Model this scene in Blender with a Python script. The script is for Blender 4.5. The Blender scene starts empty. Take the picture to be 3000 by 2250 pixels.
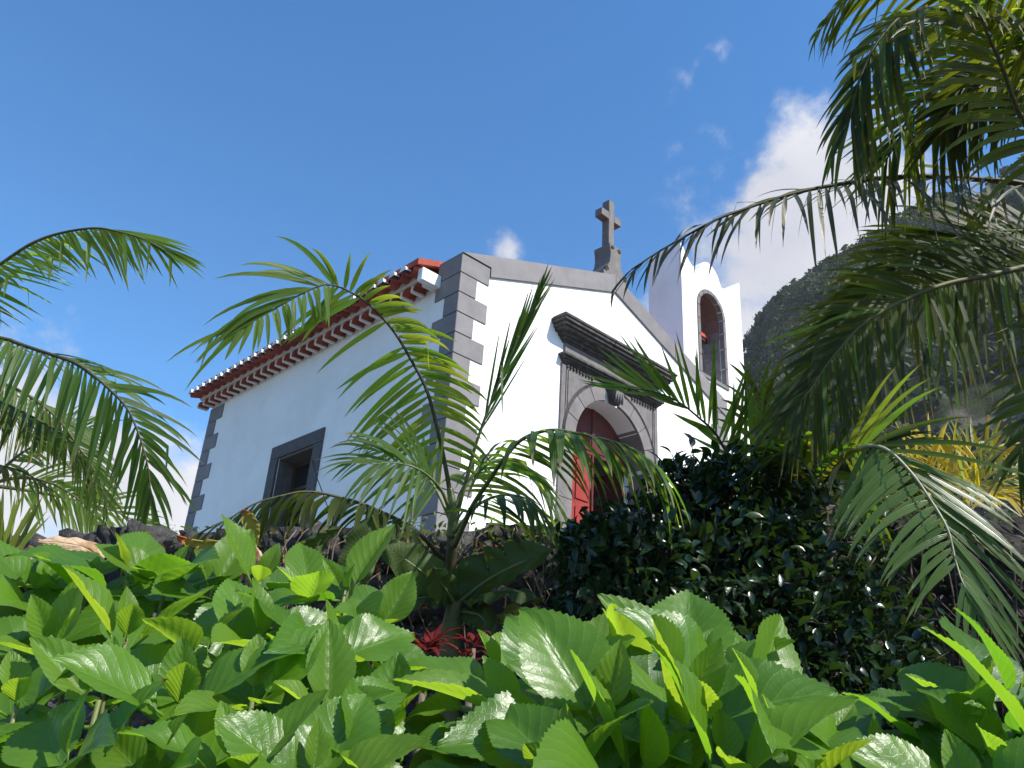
import bpy, bmesh, math, random
import numpy as np
from mathutils import Vector, Matrix, Quaternion, noise as mnoise

random.seed(7)
rng = np.random.default_rng(7)
SC = bpy.context.scene
COL = SC.collection
rad = math.radians

# ------------------------------------------------------------------ camera
# world: X along the chapel's front (to the right), Y into the chapel, Z up; metres
CAM = Vector((0.0, 0.0, 1.5))
RX = Vector((0.71412, -0.69765, 0.05840))      # camera right (refined below)
F_PX = 2378.2
yaw, pitch, roll = rad(42.8004), rad(24.1602), rad(3.6714)
_f = Vector((math.sin(yaw) * math.cos(pitch), math.cos(yaw) * math.cos(pitch), math.sin(pitch)))
_r0 = Vector((math.cos(yaw), -math.sin(yaw), 0))
_u0 = _r0.cross(_f)
RX = _r0 * math.cos(roll) + _u0 * math.sin(roll)
UP = -_r0 * math.sin(roll) + _u0 * math.cos(roll)
FW = _f
cd = bpy.data.cameras.new('camera')
cam = bpy.data.objects.new('camera', cd)
COL.objects.link(cam)
m = Matrix.Identity(4)
for i in range(3):
    m[i][0], m[i][1], m[i][2], m[i][3] = RX[i], UP[i], -FW[i], CAM[i]
cam.matrix_world = m
cd.sensor_width = 36.0
cd.lens = F_PX / 3000 * 36
cd.clip_start = 0.05
cd.clip_end = 3000
SC.camera = cam


def ray(x, y):
    """direction of a point of the photograph (3000 x 2250), unit forward depth"""
    return FW + RX * ((x - 1500) / F_PX) - UP * ((y - 1125) / F_PX)


def P(x, y, d):
    return CAM + ray(x, y) * d


# ------------------------------------------------------------------ light
SUN_D = Vector((0.190, -0.636, 0.748)).normalized()
SUN_EL = math.asin(SUN_D.z)
SUN_AZ = math.atan2(SUN_D.x, SUN_D.y)
world = bpy.data.worlds.new('World')
SC.world = world
world.use_nodes = True
wn, wl = world.node_tree.nodes, world.node_tree.links
wn.clear()
wo = wn.new('ShaderNodeOutputWorld')
sky = wn.new('ShaderNodeTexSky')
sky.sky_type = 'NISHITA'
sky.sun_disc = False
sky.sun_elevation = SUN_EL
sky.sun_rotation = SUN_AZ
sky.altitude = 100
sky.air_density = 1.0
sky.dust_density = 0.4
sky.ozone_density = 2.2
bg = wn.new('ShaderNodeBackground')
bg.inputs[1].default_value = 0.143
hsv = wn.new('ShaderNodeHueSaturation')
hsv.inputs['Saturation'].default_value = 1.33
wl.new(sky.outputs[0], hsv.inputs['Color'])
wl.new(hsv.outputs[0], bg.inputs[0])
tc = wn.new('ShaderNodeTexCoord')


def wmath(op, a, b=None, c=None, clamp=False):
    n = wn.new('ShaderNodeMath')
    n.operation = op
    n.use_clamp = clamp
    for i, v in enumerate((a, b, c)):
        if v is None:
            continue
        if isinstance(v, (int, float)):
            n.inputs[i].default_value = v
        else:
            wl.new(v, n.inputs[i])
    return n.outputs[0]


cn = wn.new('ShaderNodeTexNoise')
cn.inputs['Scale'].default_value = 7.0
cn.inputs['Detail'].default_value = 9.0
cn.inputs['Roughness'].default_value = 0.62
wl.new(tc.outputs['Generated'], cn.inputs['Vector'])
cn2 = wn.new('ShaderNodeTexNoise')
cn2.inputs['Scale'].default_value = 3.0
cn2.inputs['Detail'].default_value = 4.0
wl.new(tc.outputs['Generated'], cn2.inputs['Vector'])
# clouds: (direction, angular radius, density)
CLOUDS = [(2480, 800, 0.17, 1.0), (2400, 590, 0.10, 1.0), (2130, 1000, 0.10, 1.0), (2560, 640, 0.10, 1.0), (2700, 800, 0.14, 1.0),
          (2230, 760, 0.095, 1.0), (2060, 900, 0.07, 1.0), (2270, 560, 0.05, .9),
          (300, 1480, 0.15, 0.95), (120, 1420, 0.13, 0.9), (520, 1500, 0.10, 0.9), (-150, 1400, 0.15, 0.9), (-700, 1380, 0.3, 0.9),
          (1490, 748, 0.024, 0.5), (2010, 570, 0.04, 0.15), (2130, 500, 0.03, 0.2), (1940, 925, 0.05, 0.7)]
acc = None
for (cx, cy, cr, dens) in CLOUDS:
    d = ray(cx, cy).normalized()
    vm = wn.new('ShaderNodeVectorMath')
    vm.operation = 'DISTANCE'
    wl.new(tc.outputs['Generated'], vm.inputs[0])
    vm.inputs[1].default_value = d
    e = wmath('MULTIPLY_ADD', vm.outputs['Value'], -1.0 / cr, 1.0)
    e = wmath('MULTIPLY', e, 1.0 if dens > .8 else dens)
    acc = e if acc is None else wmath('SMOOTH_MAX', acc, e, 0.15)
nz = wmath('MULTIPLY_ADD', cn.outputs[0], 3.0, -1.5)
dn = wmath('ADD', acc, nz)
mr = wn.new('ShaderNodeMapRange')
mr.interpolation_type = 'SMOOTHSTEP'
mr.inputs['From Min'].default_value = 0.02
mr.inputs['From Max'].default_value = 0.75
wl.new(dn, mr.inputs['Value'])
cr_ = wn.new('ShaderNodeValToRGB')
cr_.color_ramp.elements[0].position = 0.3
cr_.color_ramp.elements[0].color = (0.60, 0.62, 0.72, 1)
cr_.color_ramp.elements[1].position = 0.62
cr_.color_ramp.elements[1].color = (1.0, 1.0, 1.03, 1)
cmix = wmath('MULTIPLY_ADD', cn2.outputs[0], 0.75, wmath('MULTIPLY', cn.outputs[0], 0.25))
wl.new(cmix, cr_.inputs[0])
bgc = wn.new('ShaderNodeBackground')
bgc.inputs[1].default_value = 0.60
wl.new(cr_.outputs[0], bgc.inputs[0])
mx = wn.new('ShaderNodeMixShader')
wl.new(mr.outputs[0], mx.inputs[0])
wl.new(bg.outputs[0], mx.inputs[1])
wl.new(bgc.outputs[0], mx.inputs[2])
wl.new(mx.outputs[0], wo.inputs[0])

sl = bpy.data.lights.new('sun', 'SUN')
sl.energy = 4.8
sl.angle = rad(0.53)
sl.color = (1.0, 0.955, 0.88)
sun = bpy.data.objects.new('sun', sl)
COL.objects.link(sun)
sun.rotation_mode = 'QUATERNION'
sun.rotation_quaternion = SUN_D.to_track_quat('Z', 'Y')
sun.location = SUN_D * 40

SC.view_settings.view_transform = 'Standard'
SC.view_settings.look = 'None'
SC.view_settings.exposure = 0.67
SC.view_settings.gamma = 1.0
SC.view_settings.use_curve_mapping = False
SC.render.engine = 'CYCLES'
SC.cycles.max_bounces = 8
SC.cycles.transparent_max_bounces = 8
SC.cycles.use_denoising = True


# ------------------------------------------------------------------ materials
def nodes_of(name):
    mt = bpy.data.materials.new(name)
    mt.use_nodes = True
    nt = mt.node_tree
    nt.nodes.clear()
    out = nt.nodes.new('ShaderNodeOutputMaterial')
    return mt, nt, nt.nodes, nt.links, out


def ramp(nd, lk, fac, stops):
    r = nd.new('ShaderNodeValToRGB')
    e = r.color_ramp.elements
    while len(e) < len(stops):
        e.new(0.5)
    for el, (p, c) in zip(e, stops):
        el.position = p
        el.color = (c[0], c[1], c[2], 1)
    lk.new(fac, r.inputs[0])
    return r.outputs[0]


def mth(nd, lk, op, a, b=None, c=None, clamp=False):
    n = nd.new('ShaderNodeMath')
    n.operation = op
    n.use_clamp = clamp
    for i, v in enumerate((a, b, c)):
        if v is None:
            continue
        if isinstance(v, (int, float)):
            n.inputs[i].default_value = v
        else:
            lk.new(v, n.inputs[i])
    return n.outputs[0]


def tex_noise(nd, lk, vec, scale, detail=6, rough=0.6, dist=0.0):
    n = nd.new('ShaderNodeTexNoise')
    n.inputs['Scale'].default_value = scale
    n.inputs['Detail'].default_value = detail
    n.inputs['Roughness'].default_value = rough
    n.inputs['Distortion'].default_value = dist
    lk.new(vec, n.inputs['Vector'])
    return n.outputs[0]


def mixc(nd, lk, fac, a, b, blend='MIX'):
    n = nd.new('ShaderNodeMix')
    n.data_type = 'RGBA'
    n.blend_type = blend
    for i, v in ((0, fac), (6, a), (7, b)):
        if isinstance(v, (int, float)):
            n.inputs[i].default_value = v
        elif isinstance(v, tuple):
            n.inputs[i].default_value = (v[0], v[1], v[2], 1)
        else:
            lk.new(v, n.inputs[i])
    return n.outputs[2]


def solid(name, c1, c2, rough=0.8, scale=6.0, bump=0.3, bscale=60.0, bdist=0.004, spec=0.3, c3=None, per_object=0.0):
    mt, nt, nd, lk, out = nodes_of(name)
    tcn = nd.new('ShaderNodeTexCoord')
    geo = nd.new('ShaderNodeNewGeometry')
    n1 = tex_noise(nd, lk, geo.outputs['Position'], scale, 8, 0.65)
    stops = [(0.3, c1), (0.7, c2)]
    if c3:
        stops = [(0.25, c1), (0.55, c2), (0.75, c3)]
    col = ramp(nd, lk, n1, stops)
    if per_object:
        oi = nd.new('ShaderNodeObjectInfo')
        v = mth(nd, lk, 'MULTIPLY_ADD', oi.outputs['Random'], per_object, 1 - per_object / 2)
        hs = nd.new('ShaderNodeHueSaturation')
        lk.new(v, hs.inputs['Value'])
        lk.new(col, hs.inputs['Color'])
        col = hs.outputs[0]
    b = nd.new('ShaderNodeBsdfPrincipled')
    lk.new(col, b.inputs['Base Color'])
    b.inputs['Roughness'].default_value = rough
    b.inputs['Specular IOR Level'].default_value = spec
    if bump:
        n2 = tex_noise(nd, lk, geo.outputs['Position'], bscale, 8, 0.7)
        bp = nd.new('ShaderNodeBump')
        bp.inputs['Strength'].default_value = bump
        bp.inputs['Distance'].default_value = bdist
        lk.new(n2, bp.inputs['Height'])
        lk.new(bp.outputs[0], b.inputs['Normal'])
    lk.new(b.outputs[0], out.inputs[0])
    return mt


def leafmat(name, base_a, base_b, trans, tfac=0.4, rough=0.35, spec=0.5, tip=None, tip_at=0.9, ridges=0.0, veins=None, var=0.35, huevar=0.03, blotch=None, coat=0.0, crinkle=0.0):
    """two-sided leaf: glossy skin, diffuse body and light coming through; UV x runs base to tip, y across"""
    mt, nt, nd, lk, out = nodes_of(name)
    uv = nd.new('ShaderNodeUVMap')
    sep = nd.new('ShaderNodeSeparateXYZ')
    lk.new(uv.outputs[0], sep.inputs[0])
    u, v = sep.outputs[0], sep.outputs[1]
    oi = nd.new('ShaderNodeObjectInfo')
    geo = nd.new('ShaderNodeNewGeometry')
    nA = tex_noise(nd, lk, geo.outputs['Position'], 9.0, 3, 0.5)
    fac = mth(nd, lk, 'MULTIPLY_ADD', oi.outputs['Random'], 0.6, mth(nd, lk, 'MULTIPLY', nA, 0.4))
    col = ramp(nd, lk, fac, [(0.15, base_a), (0.85, base_b)])
    tcol = trans
    hs2 = nd.new('ShaderNodeHueSaturation')
    hs2.inputs['Color'].default_value = (trans[0], trans[1], trans[2], 1)
    rr = nd.new('ShaderNodeMath'); rr.operation = 'FRACT'
    lk.new(mth(nd, lk, 'MULTIPLY', oi.outputs['Random'], 7.31), rr.inputs[0])
    lk.new(mth(nd, lk, 'MULTIPLY_ADD', rr.outputs[0], huevar * 2, 0.5 - huevar), hs2.inputs['Hue'])
    lk.new(mth(nd, lk, 'MULTIPLY_ADD', oi.outputs['Random'], var, 1 - var / 2), hs2.inputs['Value'])
    tcol = hs2.outputs[0]
    height = None
    if veins:
        a = mth(nd, lk, 'MULTIPLY', mth(nd, lk, 'ABSOLUTE', mth(nd, lk, 'SUBTRACT', v, 0.5)), 2.0)
        ph = mth(nd, lk, 'SUBTRACT', mth(nd, lk, 'MULTIPLY', u, veins['n']), mth(nd, lk, 'MULTIPLY', mth(nd, lk, 'POWER', a, 0.85), veins['k']))
        pp = mth(nd, lk, 'MULTIPLY', mth(nd, lk, 'PINGPONG', ph, 0.5), 2.0)     # 0 on a vein, 1 between
        sm = nd.new('ShaderNodeMapRange'); sm.interpolation_type = 'SMOOTHSTEP'
        lk.new(pp, sm.inputs['Value']); sm.inputs['From Min'].default_value = 0.0; sm.inputs['From Max'].default_value = veins.get('w', 0.16)
        mid = nd.new('ShaderNodeMapRange'); mid.interpolation_type = 'SMOOTHSTEP'
        lk.new(a, mid.inputs['Value']); mid.inputs['From Min'].default_value = 0.0; mid.inputs['From Max'].default_value = 0.055
        vmask = mth(nd, lk, 'SUBTRACT', 1.0, mth(nd, lk, 'MULTIPLY', sm.outputs[0], mid.outputs[0]))
        comb = nd.new('ShaderNodeCombineXYZ')
        lk.new(mth(nd, lk, 'MULTIPLY', u, 1.6), comb.inputs[0]); lk.new(v, comb.inputs[1]); lk.new(oi.outputs['Random'], comb.inputs[2])
        vo = nd.new('ShaderNodeTexVoronoi'); vo.feature = 'DISTANCE_TO_EDGE'
        vo.inputs['Scale'].default_value = veins.get('cell', 17)
        lk.new(comb.outputs[0], vo.inputs['Vector'])
        net = nd.new('ShaderNodeMapRange'); net.interpolation_type = 'SMOOTHSTEP'
        lk.new(vo.outputs['Distance'], net.inputs['Value']); net.inputs['From Max'].default_value = 0.12
        col = mixc(nd, lk, mth(nd, lk, 'MULTIPLY', vmask, veins.get('show', 0.4)), col, veins['col'])
        tcol = mixc(nd, lk, mth(nd, lk, 'MULTIPLY', vmask, veins.get('show', 0.4) * .8), tcol, veins['tcol'])
        height = mth(nd, lk, 'ADD', mth(nd, lk, 'MULTIPLY', mth(nd, lk, 'POWER', pp, 0.6), 0.7),
                     mth(nd, lk, 'ADD', mth(nd, lk, 'MULTIPLY', net.outputs[0], 0.13), mth(nd, lk, 'MULTIPLY', mid.outputs[0], 0.5)))
    if crinkle:
        cw = tex_noise(nd, lk, geo.outputs['Position'], 38, 6, 0.65, 0.8)
        height = mth(nd, lk, 'MULTIPLY_ADD', cw, crinkle, height if height is not None else 0.0)
    if ridges:
        wv = mth(nd, lk, 'SINE', mth(nd, lk, 'MULTIPLY', v, ridges))
        height = wv
    if blotch:
        nb = tex_noise(nd, lk, geo.outputs['Position'], blotch[1], 5, 0.6)
        bf = nd.new('ShaderNodeMapRange'); lk.new(nb, bf.inputs['Value'])
        bf.inputs['From Min'].default_value = blotch[2]; bf.inputs['From Max'].default_value = blotch[2] + 0.12
        col = mixc(nd, lk, bf.outputs[0], col, blotch[0])
        tcol = mixc(nd, lk, bf.outputs[0], tcol, blotch[0])
    if tip:
        tf = nd.new('ShaderNodeMapRange')
        lk.new(mth(nd, lk, 'MULTIPLY_ADD', oi.outputs['Random'], 0.12, u), tf.inputs['Value'])
        tf.inputs['From Min'].default_value = tip_at
        tf.inputs['From Max'].default_value = tip_at + 0.12
        col = mixc(nd, lk, tf.outputs[0], col, tip)
        tcol = mixc(nd, lk, tf.outputs[0], tcol, tip)
    b = nd.new('ShaderNodeBsdfPrincipled')
    lk.new(col, b.inputs['Base Color'])
    b.inputs['Roughness'].default_value = rough
    b.inputs['Specular IOR Level'].default_value = spec
    b.inputs['Coat Weight'].default_value = coat
    b.inputs['Coat Roughness'].default_value = 0.25
    tr = nd.new('ShaderNodeBsdfTranslucent')
    lk.new(tcol, tr.inputs[0])
    if height is not None:
        bp = nd.new('ShaderNodeBump')
        bp.inputs['Strength'].default_value = veins.get('bump', 0.6) if veins else 0.35
        bp.inputs['Distance'].default_value = veins.get('dist', 0.0035) if veins else 0.002
        lk.new(height, bp.inputs['Height'])
        lk.new(bp.outputs[0], b.inputs['Normal'])
        lk.new(bp.outputs[0], tr.inputs['Normal'])
    ms = nd.new('ShaderNodeMixShader')
    ms.inputs[0].default_value = tfac
    lk.new(b.outputs[0], ms.inputs[1])
    lk.new(tr.outputs[0], ms.inputs[2])
    lk.new(ms.outputs[0], out.inputs[0])
    return mt


M = {}
M['plaster'] = solid('white_plaster', (0.74, 0.74, 0.73), (0.86, 0.86, 0.85), 0.9, 0.9, 0.35, 9, 0.006, 0.2, c3=(0.84, 0.84, 0.83))
M['mortar'] = solid('white_mortar', (0.70, 0.69, 0.66), (0.80, 0.79, 0.76), 0.9, 9, 0.5, 60, 0.004, 0.2)
M['grey_stone'] = solid('painted_grey_stone', (0.165, 0.155, 0.160), (0.220, 0.208, 0.208), 0.75, 3.5, 0.35, 70, 0.003, 0.3, per_object=0.16)
M['portal_stone'] = solid('dressed_basalt', (0.1292, 0.1178, 0.1140), (0.2052, 0.1900, 0.1862), 0.8, 5, 0.45, 70, 0.004, 0.3, per_object=0.15)
M['cornice_stone'] = solid('weathered_basalt', (0.022, 0.021, 0.021), (0.085, 0.078, 0.075), 0.9, 9, 0.9, 40, 0.012, 0.2, c3=(0.17, 0.16, 0.155))
M['window_stone'] = solid('dark_window_stone', (0.0646, 0.0608, 0.0646), (0.1140, 0.1064, 0.1102), 0.8, 12, 0.4, 80, 0.004, 0.3, per_object=0.1)
M['cross_stone'] = solid('brownish_stone', (0.1216, 0.1102, 0.1064), (0.1900, 0.1748, 0.1672), 0.8, 8, 0.4, 70, 0.004, 0.3)
M['tile'] = solid('terracotta', (0.21, 0.040, 0.025), (0.34, 0.075, 0.043), 0.8, 7, 0.5, 70, 0.004, 0.25, per_object=0.5)
M['door'] = solid('red_painted_wood', (0.2604, 0.0279, 0.0217), (0.3100, 0.0403, 0.0310), 0.45, 8, 0.2, 60, 0.002, 0.4)
M['door_dark'] = solid('shaded_red_wood', (0.075, 0.014, 0.012), (0.12, 0.022, 0.018), 0.5, 8, 0.3, 60, 0.002, 0.4)  # darker copy of the door red; shade under the arch put into the colour
M['window_wood'] = solid('dark_window_wood', (0.035, 0.016, 0.012), (0.06, 0.03, 0.02), 0.5, 12, 0.2, 60, 0.002, 0.4)
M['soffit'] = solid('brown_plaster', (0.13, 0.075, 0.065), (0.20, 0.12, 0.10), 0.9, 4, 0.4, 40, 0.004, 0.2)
M['lava'] = solid('volcanic_rubble', (0.0360, 0.0336, 0.0336), (0.1040, 0.0976, 0.0960), 0.95, 11, 1.0, 26, 0.06, 0.15, c3=(0.27, 0.25, 0.24), per_object=0.5)
M['wall_core'] = solid('earth_mortar', (0.02, 0.018, 0.016), (0.06, 0.05, 0.045), 1.0, 12, 0.8, 40, 0.02, 0.1)
M['soil'] = solid('dark_soil', (0.025, 0.017, 0.012), (0.07, 0.05, 0.035), 1.0, 5, 0.8, 30, 0.02, 0.1)
M['terrace'] = solid('grey_paving', (0.13, 0.13, 0.125), (0.19, 0.185, 0.18), 0.9, 3, 0.3, 30, 0.005, 0.2)
M['bronze'] = solid('old_bronze', (0.06, 0.05, 0.03), (0.12, 0.09, 0.05), 0.45, 10, 0.2, 40, 0.002, 0.5)
M['yoke'] = solid('red_painted_yoke', (0.45, 0.06, 0.05), (0.55, 0.09, 0.07), 0.5, 10, 0.2, 40, 0.002, 0.4)
M['trunk'] = solid('palm_trunk', (0.10, 0.085, 0.06), (0.22, 0.19, 0.14), 0.9, 14, 0.6, 40, 0.01, 0.2)
M['stem_green'] = solid('green_stem', (0.085, 0.11, 0.03), (0.15, 0.17, 0.06), 0.5, 14, 0.2, 60, 0.003, 0.4)
M['stem_dark'] = solid('dark_rachis', (0.035, 0.032, 0.015), (0.08, 0.075, 0.032), 0.6, 14, 0.2, 60, 0.003, 0.25)
M['stem_olive'] = solid('olive_rachis', (0.07, 0.075, 0.025), (0.12, 0.115, 0.045), 0.6, 14, 0.2, 60, 0.003, 0.25)
M['stem_pale'] = solid('pale_rachis', (0.28, 0.27, 0.15), (0.40, 0.38, 0.24), 0.5, 14, 0.2, 60, 0.003, 0.4)
M['twig'] = solid('brown_twig', (0.07, 0.05, 0.035), (0.19, 0.15, 0.11), 0.85, 20, 0.4, 80, 0.003, 0.2)
M['cable'] = solid('black_cable', (0.02, 0.02, 0.02), (0.03, 0.03, 0.03), 0.6, 10, 0, spec=0.3)

BRN = (0.22, 0.15, 0.07)
M['palm'] = leafmat('palm_leaf', (0.0302, 0.0689, 0.0118), (0.0588, 0.1092, 0.0202), (0.28, 0.46, 0.03), 0.42, 0.40, 0.30, tip=BRN, tip_at=0.92, ridges=26)
M['palm_bright'] = leafmat('sunlit_palm_leaf', (0.0462, 0.0966, 0.0134), (0.0840, 0.1428, 0.0252), (0.46, 0.62, 0.035), 0.50, 0.40, 0.30, tip=BRN, tip_at=0.99, ridges=26)  # brighter copy of the palm leaf; backlit sun put into the colour
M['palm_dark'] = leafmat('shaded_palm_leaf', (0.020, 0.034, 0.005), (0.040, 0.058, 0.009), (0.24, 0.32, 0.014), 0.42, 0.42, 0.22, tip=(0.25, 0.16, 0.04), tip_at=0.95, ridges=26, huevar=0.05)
M['palm_olive'] = leafmat('olive_palm_leaf', (0.0222, 0.0370, 0.0059), (0.0414, 0.0562, 0.0096), (0.24, 0.30, 0.018), 0.38, 0.42, 0.20, tip=(0.30, 0.20, 0.05), tip_at=0.93, ridges=26, huevar=0.045)
M['palm_dry'] = leafmat('weathered_palm_leaf', (0.0370, 0.0459, 0.0178), (0.0814, 0.0851, 0.0407), (0.25, 0.27, 0.06), 0.30, 0.36, 0.38, tip=(0.22, 0.18, 0.12), tip_at=0.75, ridges=26)
M['palm_gloss'] = leafmat('silvery_palm_leaf', (0.0462, 0.0966, 0.0151), (0.0756, 0.1344, 0.0252), (0.32, 0.48, 0.035), 0.34, 0.29, 0.32, tip=BRN, tip_at=1.0, ridges=26)
M['palm_yellow'] = leafmat('yellow_palm_leaf', (0.36, 0.26, 0.010), (0.46, 0.34, 0.018), (0.72, 0.56, 0.03), 0.42, 0.4, 0.3, tip=(0.35, 0.2, 0.03), tip_at=0.95, ridges=20)
M['blade'] = leafmat('yellow_green_blade', (0.1092, 0.1344, 0.0252), (0.1848, 0.2016, 0.0504), (0.42, 0.48, 0.08), 0.35, 0.4, 0.4, ridges=20)
M['hydrangea'] = leafmat('hydrangea_leaf', (0.0521, 0.1302, 0.0076), (0.0907, 0.1848, 0.0134), (0.30, 0.58, 0.022), 0.40, 0.37, 0.50,
                         veins=dict(n=7.5, k=2.6, w=0.13, cell=13, col=(0.13, 0.25, 0.045), tcol=(0.46, 0.68, 0.10), show=0.45, bump=0.4, dist=0.0022), var=0.4, huevar=0.016)
M['hydrangea_pale'] = leafmat('young_hydrangea_leaf', (0.0714, 0.1512, 0.0118), (0.1050, 0.1932, 0.0185), (0.42, 0.64, 0.03), 0.44, 0.40, 0.38,
                         veins=dict(n=7.5, k=2.6, w=0.13, cell=13, col=(0.18, 0.3, 0.06), tcol=(0.58, 0.76, 0.14), show=0.38, bump=0.45, dist=0.002), var=0.3, huevar=0.016)
M['hydrangea_old'] = leafmat('old_hydrangea_leaf', (0.0353, 0.0991, 0.0084), (0.0655, 0.1470, 0.0134), (0.24, 0.48, 0.02), 0.36, 0.40, 0.38, tip=(0.16, 0.09, 0.03), tip_at=1.0,
                         veins=dict(n=7.5, k=2.6, w=0.13, cell=14, col=(0.10, 0.2, 0.04), tcol=(0.4, 0.5, 0.10), show=0.4, bump=0.5, dist=0.0022), var=0.3, huevar=0.02, blotch=((0.15, 0.13, 0.03), 30.0, 0.70))
M['camellia'] = leafmat('camellia_leaf', (0.0089, 0.0237, 0.0067), (0.0222, 0.0474, 0.0118), (0.08, 0.19, 0.02), 0.14, 0.26, 0.42, var=0.6, huevar=0.012)
M['banana'] = leafmat('broad_leaf', (0.0311, 0.0555, 0.0118), (0.0503, 0.0777, 0.0178), (0.20, 0.28, 0.04), 0.34, 0.55, 0.18,
                      veins=dict(n=26, k=3.0, w=0.3, cell=5, col=(0.09, 0.12, 0.05), tcol=(0.25, 0.3, 0.08), show=0.25, bump=0.3, dist=0.003), blotch=((0.16, 0.085, 0.04), 9.0, 0.62))
M['dry_leaf'] = leafmat('dry_leaf', (0.42, 0.27, 0.14), (0.66, 0.50, 0.33), (0.62, 0.42, 0.22), 0.30, 0.6, 0.25,
                        veins=dict(n=3, k=2.0, w=0.5, cell=4, col=(0.55, 0.34, 0.18), tcol=(0.6, 0.36, 0.16), show=0.2, bump=0.7, dist=0.006), blotch=((0.36, 0.20, 0.10), 11.0, 0.56), crinkle=1.2)
M['yellow_leaf'] = leafmat('yellowing_leaf', (0.22, 0.22, 0.03), (0.34, 0.30, 0.05), (0.5, 0.45, 0.07), 0.35, 0.5, 0.35, tip=(0.4, 0.13, 0.03), tip_at=0.8)
M['red_leaf'] = leafmat('red_leaf', (0.09, 0.010, 0.010), (0.18, 0.018, 0.015), (0.34, 0.03, 0.02), 0.35, 0.45, 0.35)
M['brown_litter'] = leafmat('brown_litter', (0.05, 0.03, 0.018), (0.15, 0.09, 0.05), (0.15, 0.08, 0.03), 0.15, 0.8, 0.2)
M['moss'] = leafmat('moss_leaf', (0.05, 0.085, 0.015), (0.10, 0.13, 0.03), (0.2, 0.3, 0.04), 0.3, 0.6, 0.3)


# ------------------------------------------------------------------ object helpers
def tag(o, label=None, cat=None, group=None, kind=None):
    if label: o['label'] = label
    if cat: o['category'] = cat
    if group: o['group'] = group
    if kind: o['kind'] = kind
    return o


def empty(name, loc, label, cat, group=None):
    o = bpy.data.objects.new(name, None)
    o.empty_display_size = 0.2
    COL.objects.link(o)
    o.location = loc
    return tag(o, label, cat, group)


def attach(o, parent):
    if parent is not None:
        o.parent = parent
        o.matrix_parent_inverse = Matrix.Translation(parent.location).inverted() if parent.type == 'EMPTY' else Matrix.Identity(4)
    return o


def mesh_of(name, V, Fc, mat, uv=None, smooth=False):
    me = bpy.data.meshes.new(name)
    me.from_pydata([tuple(v) for v in V], [], Fc)
    if uv is not None:
        L = me.uv_layers.new(name='UVMap')
        idx = np.empty(len(me.loops), dtype=np.int32)
        me.loops.foreach_get('vertex_index', idx)
        L.data.foreach_set('uv', np.asarray(uv, dtype=np.float32)[idx].ravel())
    if isinstance(mat, (list, tuple)):
        for q in mat: me.materials.append(q)
    else:
        if mat is not None: me.materials.append(mat)
    if smooth:
        me.polygons.foreach_set('use_smooth', [True] * len(me.polygons))
    return me


def put(name, me, parent=None, mat4=None):
    o = bpy.data.objects.new(name, me)
    COL.objects.link(o)
    attach(o, parent)
    if mat4 is not None:
        o.matrix_basis = mat4
    return o


def obj(name, V, Fc, mat, parent=None, uv=None, smooth=False):
    return put(name, mesh_of(name, V, Fc, mat, uv, smooth), parent)


class MB:
    """collects shapes; build() links them as one mesh object"""
    def __init__(self):
        self.V, self.F = [], []

    def add(self, V, Fc):
        k = len(self.V)
        self.V += [tuple(v) for v in V]
        self.F += [tuple(i + k for i in f) for f in Fc]
        return self

    def box(self, x0, x1, y0, y1, z0, z1):
        return self.add([(x0, y0, z0), (x1, y0, z0), (x1, y1, z0), (x0, y1, z0), (x0, y0, z1), (x1, y0, z1), (x1, y1, z1), (x0, y1, z1)],
                        [(0, 3, 2, 1), (4, 5, 6, 7), (0, 1, 5, 4), (1, 2, 6, 5), (2, 3, 7, 6), (3, 0, 4, 7)])

    def prism_y(self, poly, y0, y1):
        """polygon of (x, z), counter-clockwise seen from -Y"""
        n = len(poly)
        V = [(x, y0, z) for x, z in poly] + [(x, y1, z) for x, z in poly]
        Fc = [tuple(range(n)), tuple(range(2 * n - 1, n - 1, -1))]
        Fc += [(i + n, (i + 1) % n + n, (i + 1) % n, i) for i in range(n)]
        return self.add(V, Fc)

    def prism_x(self, poly, x0, x1):
        """polygon of (y, z), extruded along X"""
        n = len(poly)
        V = [(x0, y, z) for y, z in poly] + [(x1, y, z) for y, z in poly]
        Fc = [tuple(range(n - 1, -1, -1)), tuple(range(n, 2 * n))]
        Fc += [(i, (i + 1) % n, (i + 1) % n + n, i + n) for i in range(n)]
        return self.add(V, Fc)

    def build(self, name, mat, parent=None, bevel=0.0, smooth=False, segs=2):
        me = mesh_of(name, self.V, self.F, mat, None, smooth)
        bm = bmesh.new()
        bm.from_mesh(me)
        bmesh.ops.recalc_face_normals(bm, faces=bm.faces)
        if bevel:
            es = [e for e in bm.edges if len(e.link_faces) == 2 and e.calc_face_angle(0) > 0.6]
            bmesh.ops.bevel(bm, geom=es, offset=bevel, segments=segs, affect='EDGES', clamp_overlap=True)
        bm.to_mesh(me)
        bm.free()
        return put(name, me, parent)


def catmull(pts, n):
    pts = [Vector(p) for p in pts]
    Q = [pts[0] * 2 - pts[1]] + pts + [pts[-1] * 2 - pts[-2]]
    seg = [(Q[i + 1] - Q[i]).length for i in range(1, len(Q) - 2)]
    tot = sum(seg)
    out = []
    for k in range(n):
        s = tot * k / (n - 1)
        i = 0
        while i < len(seg) - 1 and s > seg[i]:
            s -= seg[i]
            i += 1
        t = min(1.0, s / max(seg[i], 1e-9))
        a, b, c, d = Q[i], Q[i + 1], Q[i + 2], Q[i + 3]
        out.append(0.5 * ((2 * b) + (c - a) * t + (2 * a - 5 * b + 4 * c - d) * t * t + (3 * b - a - 3 * c + d) * t ** 3))
    return out


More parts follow.
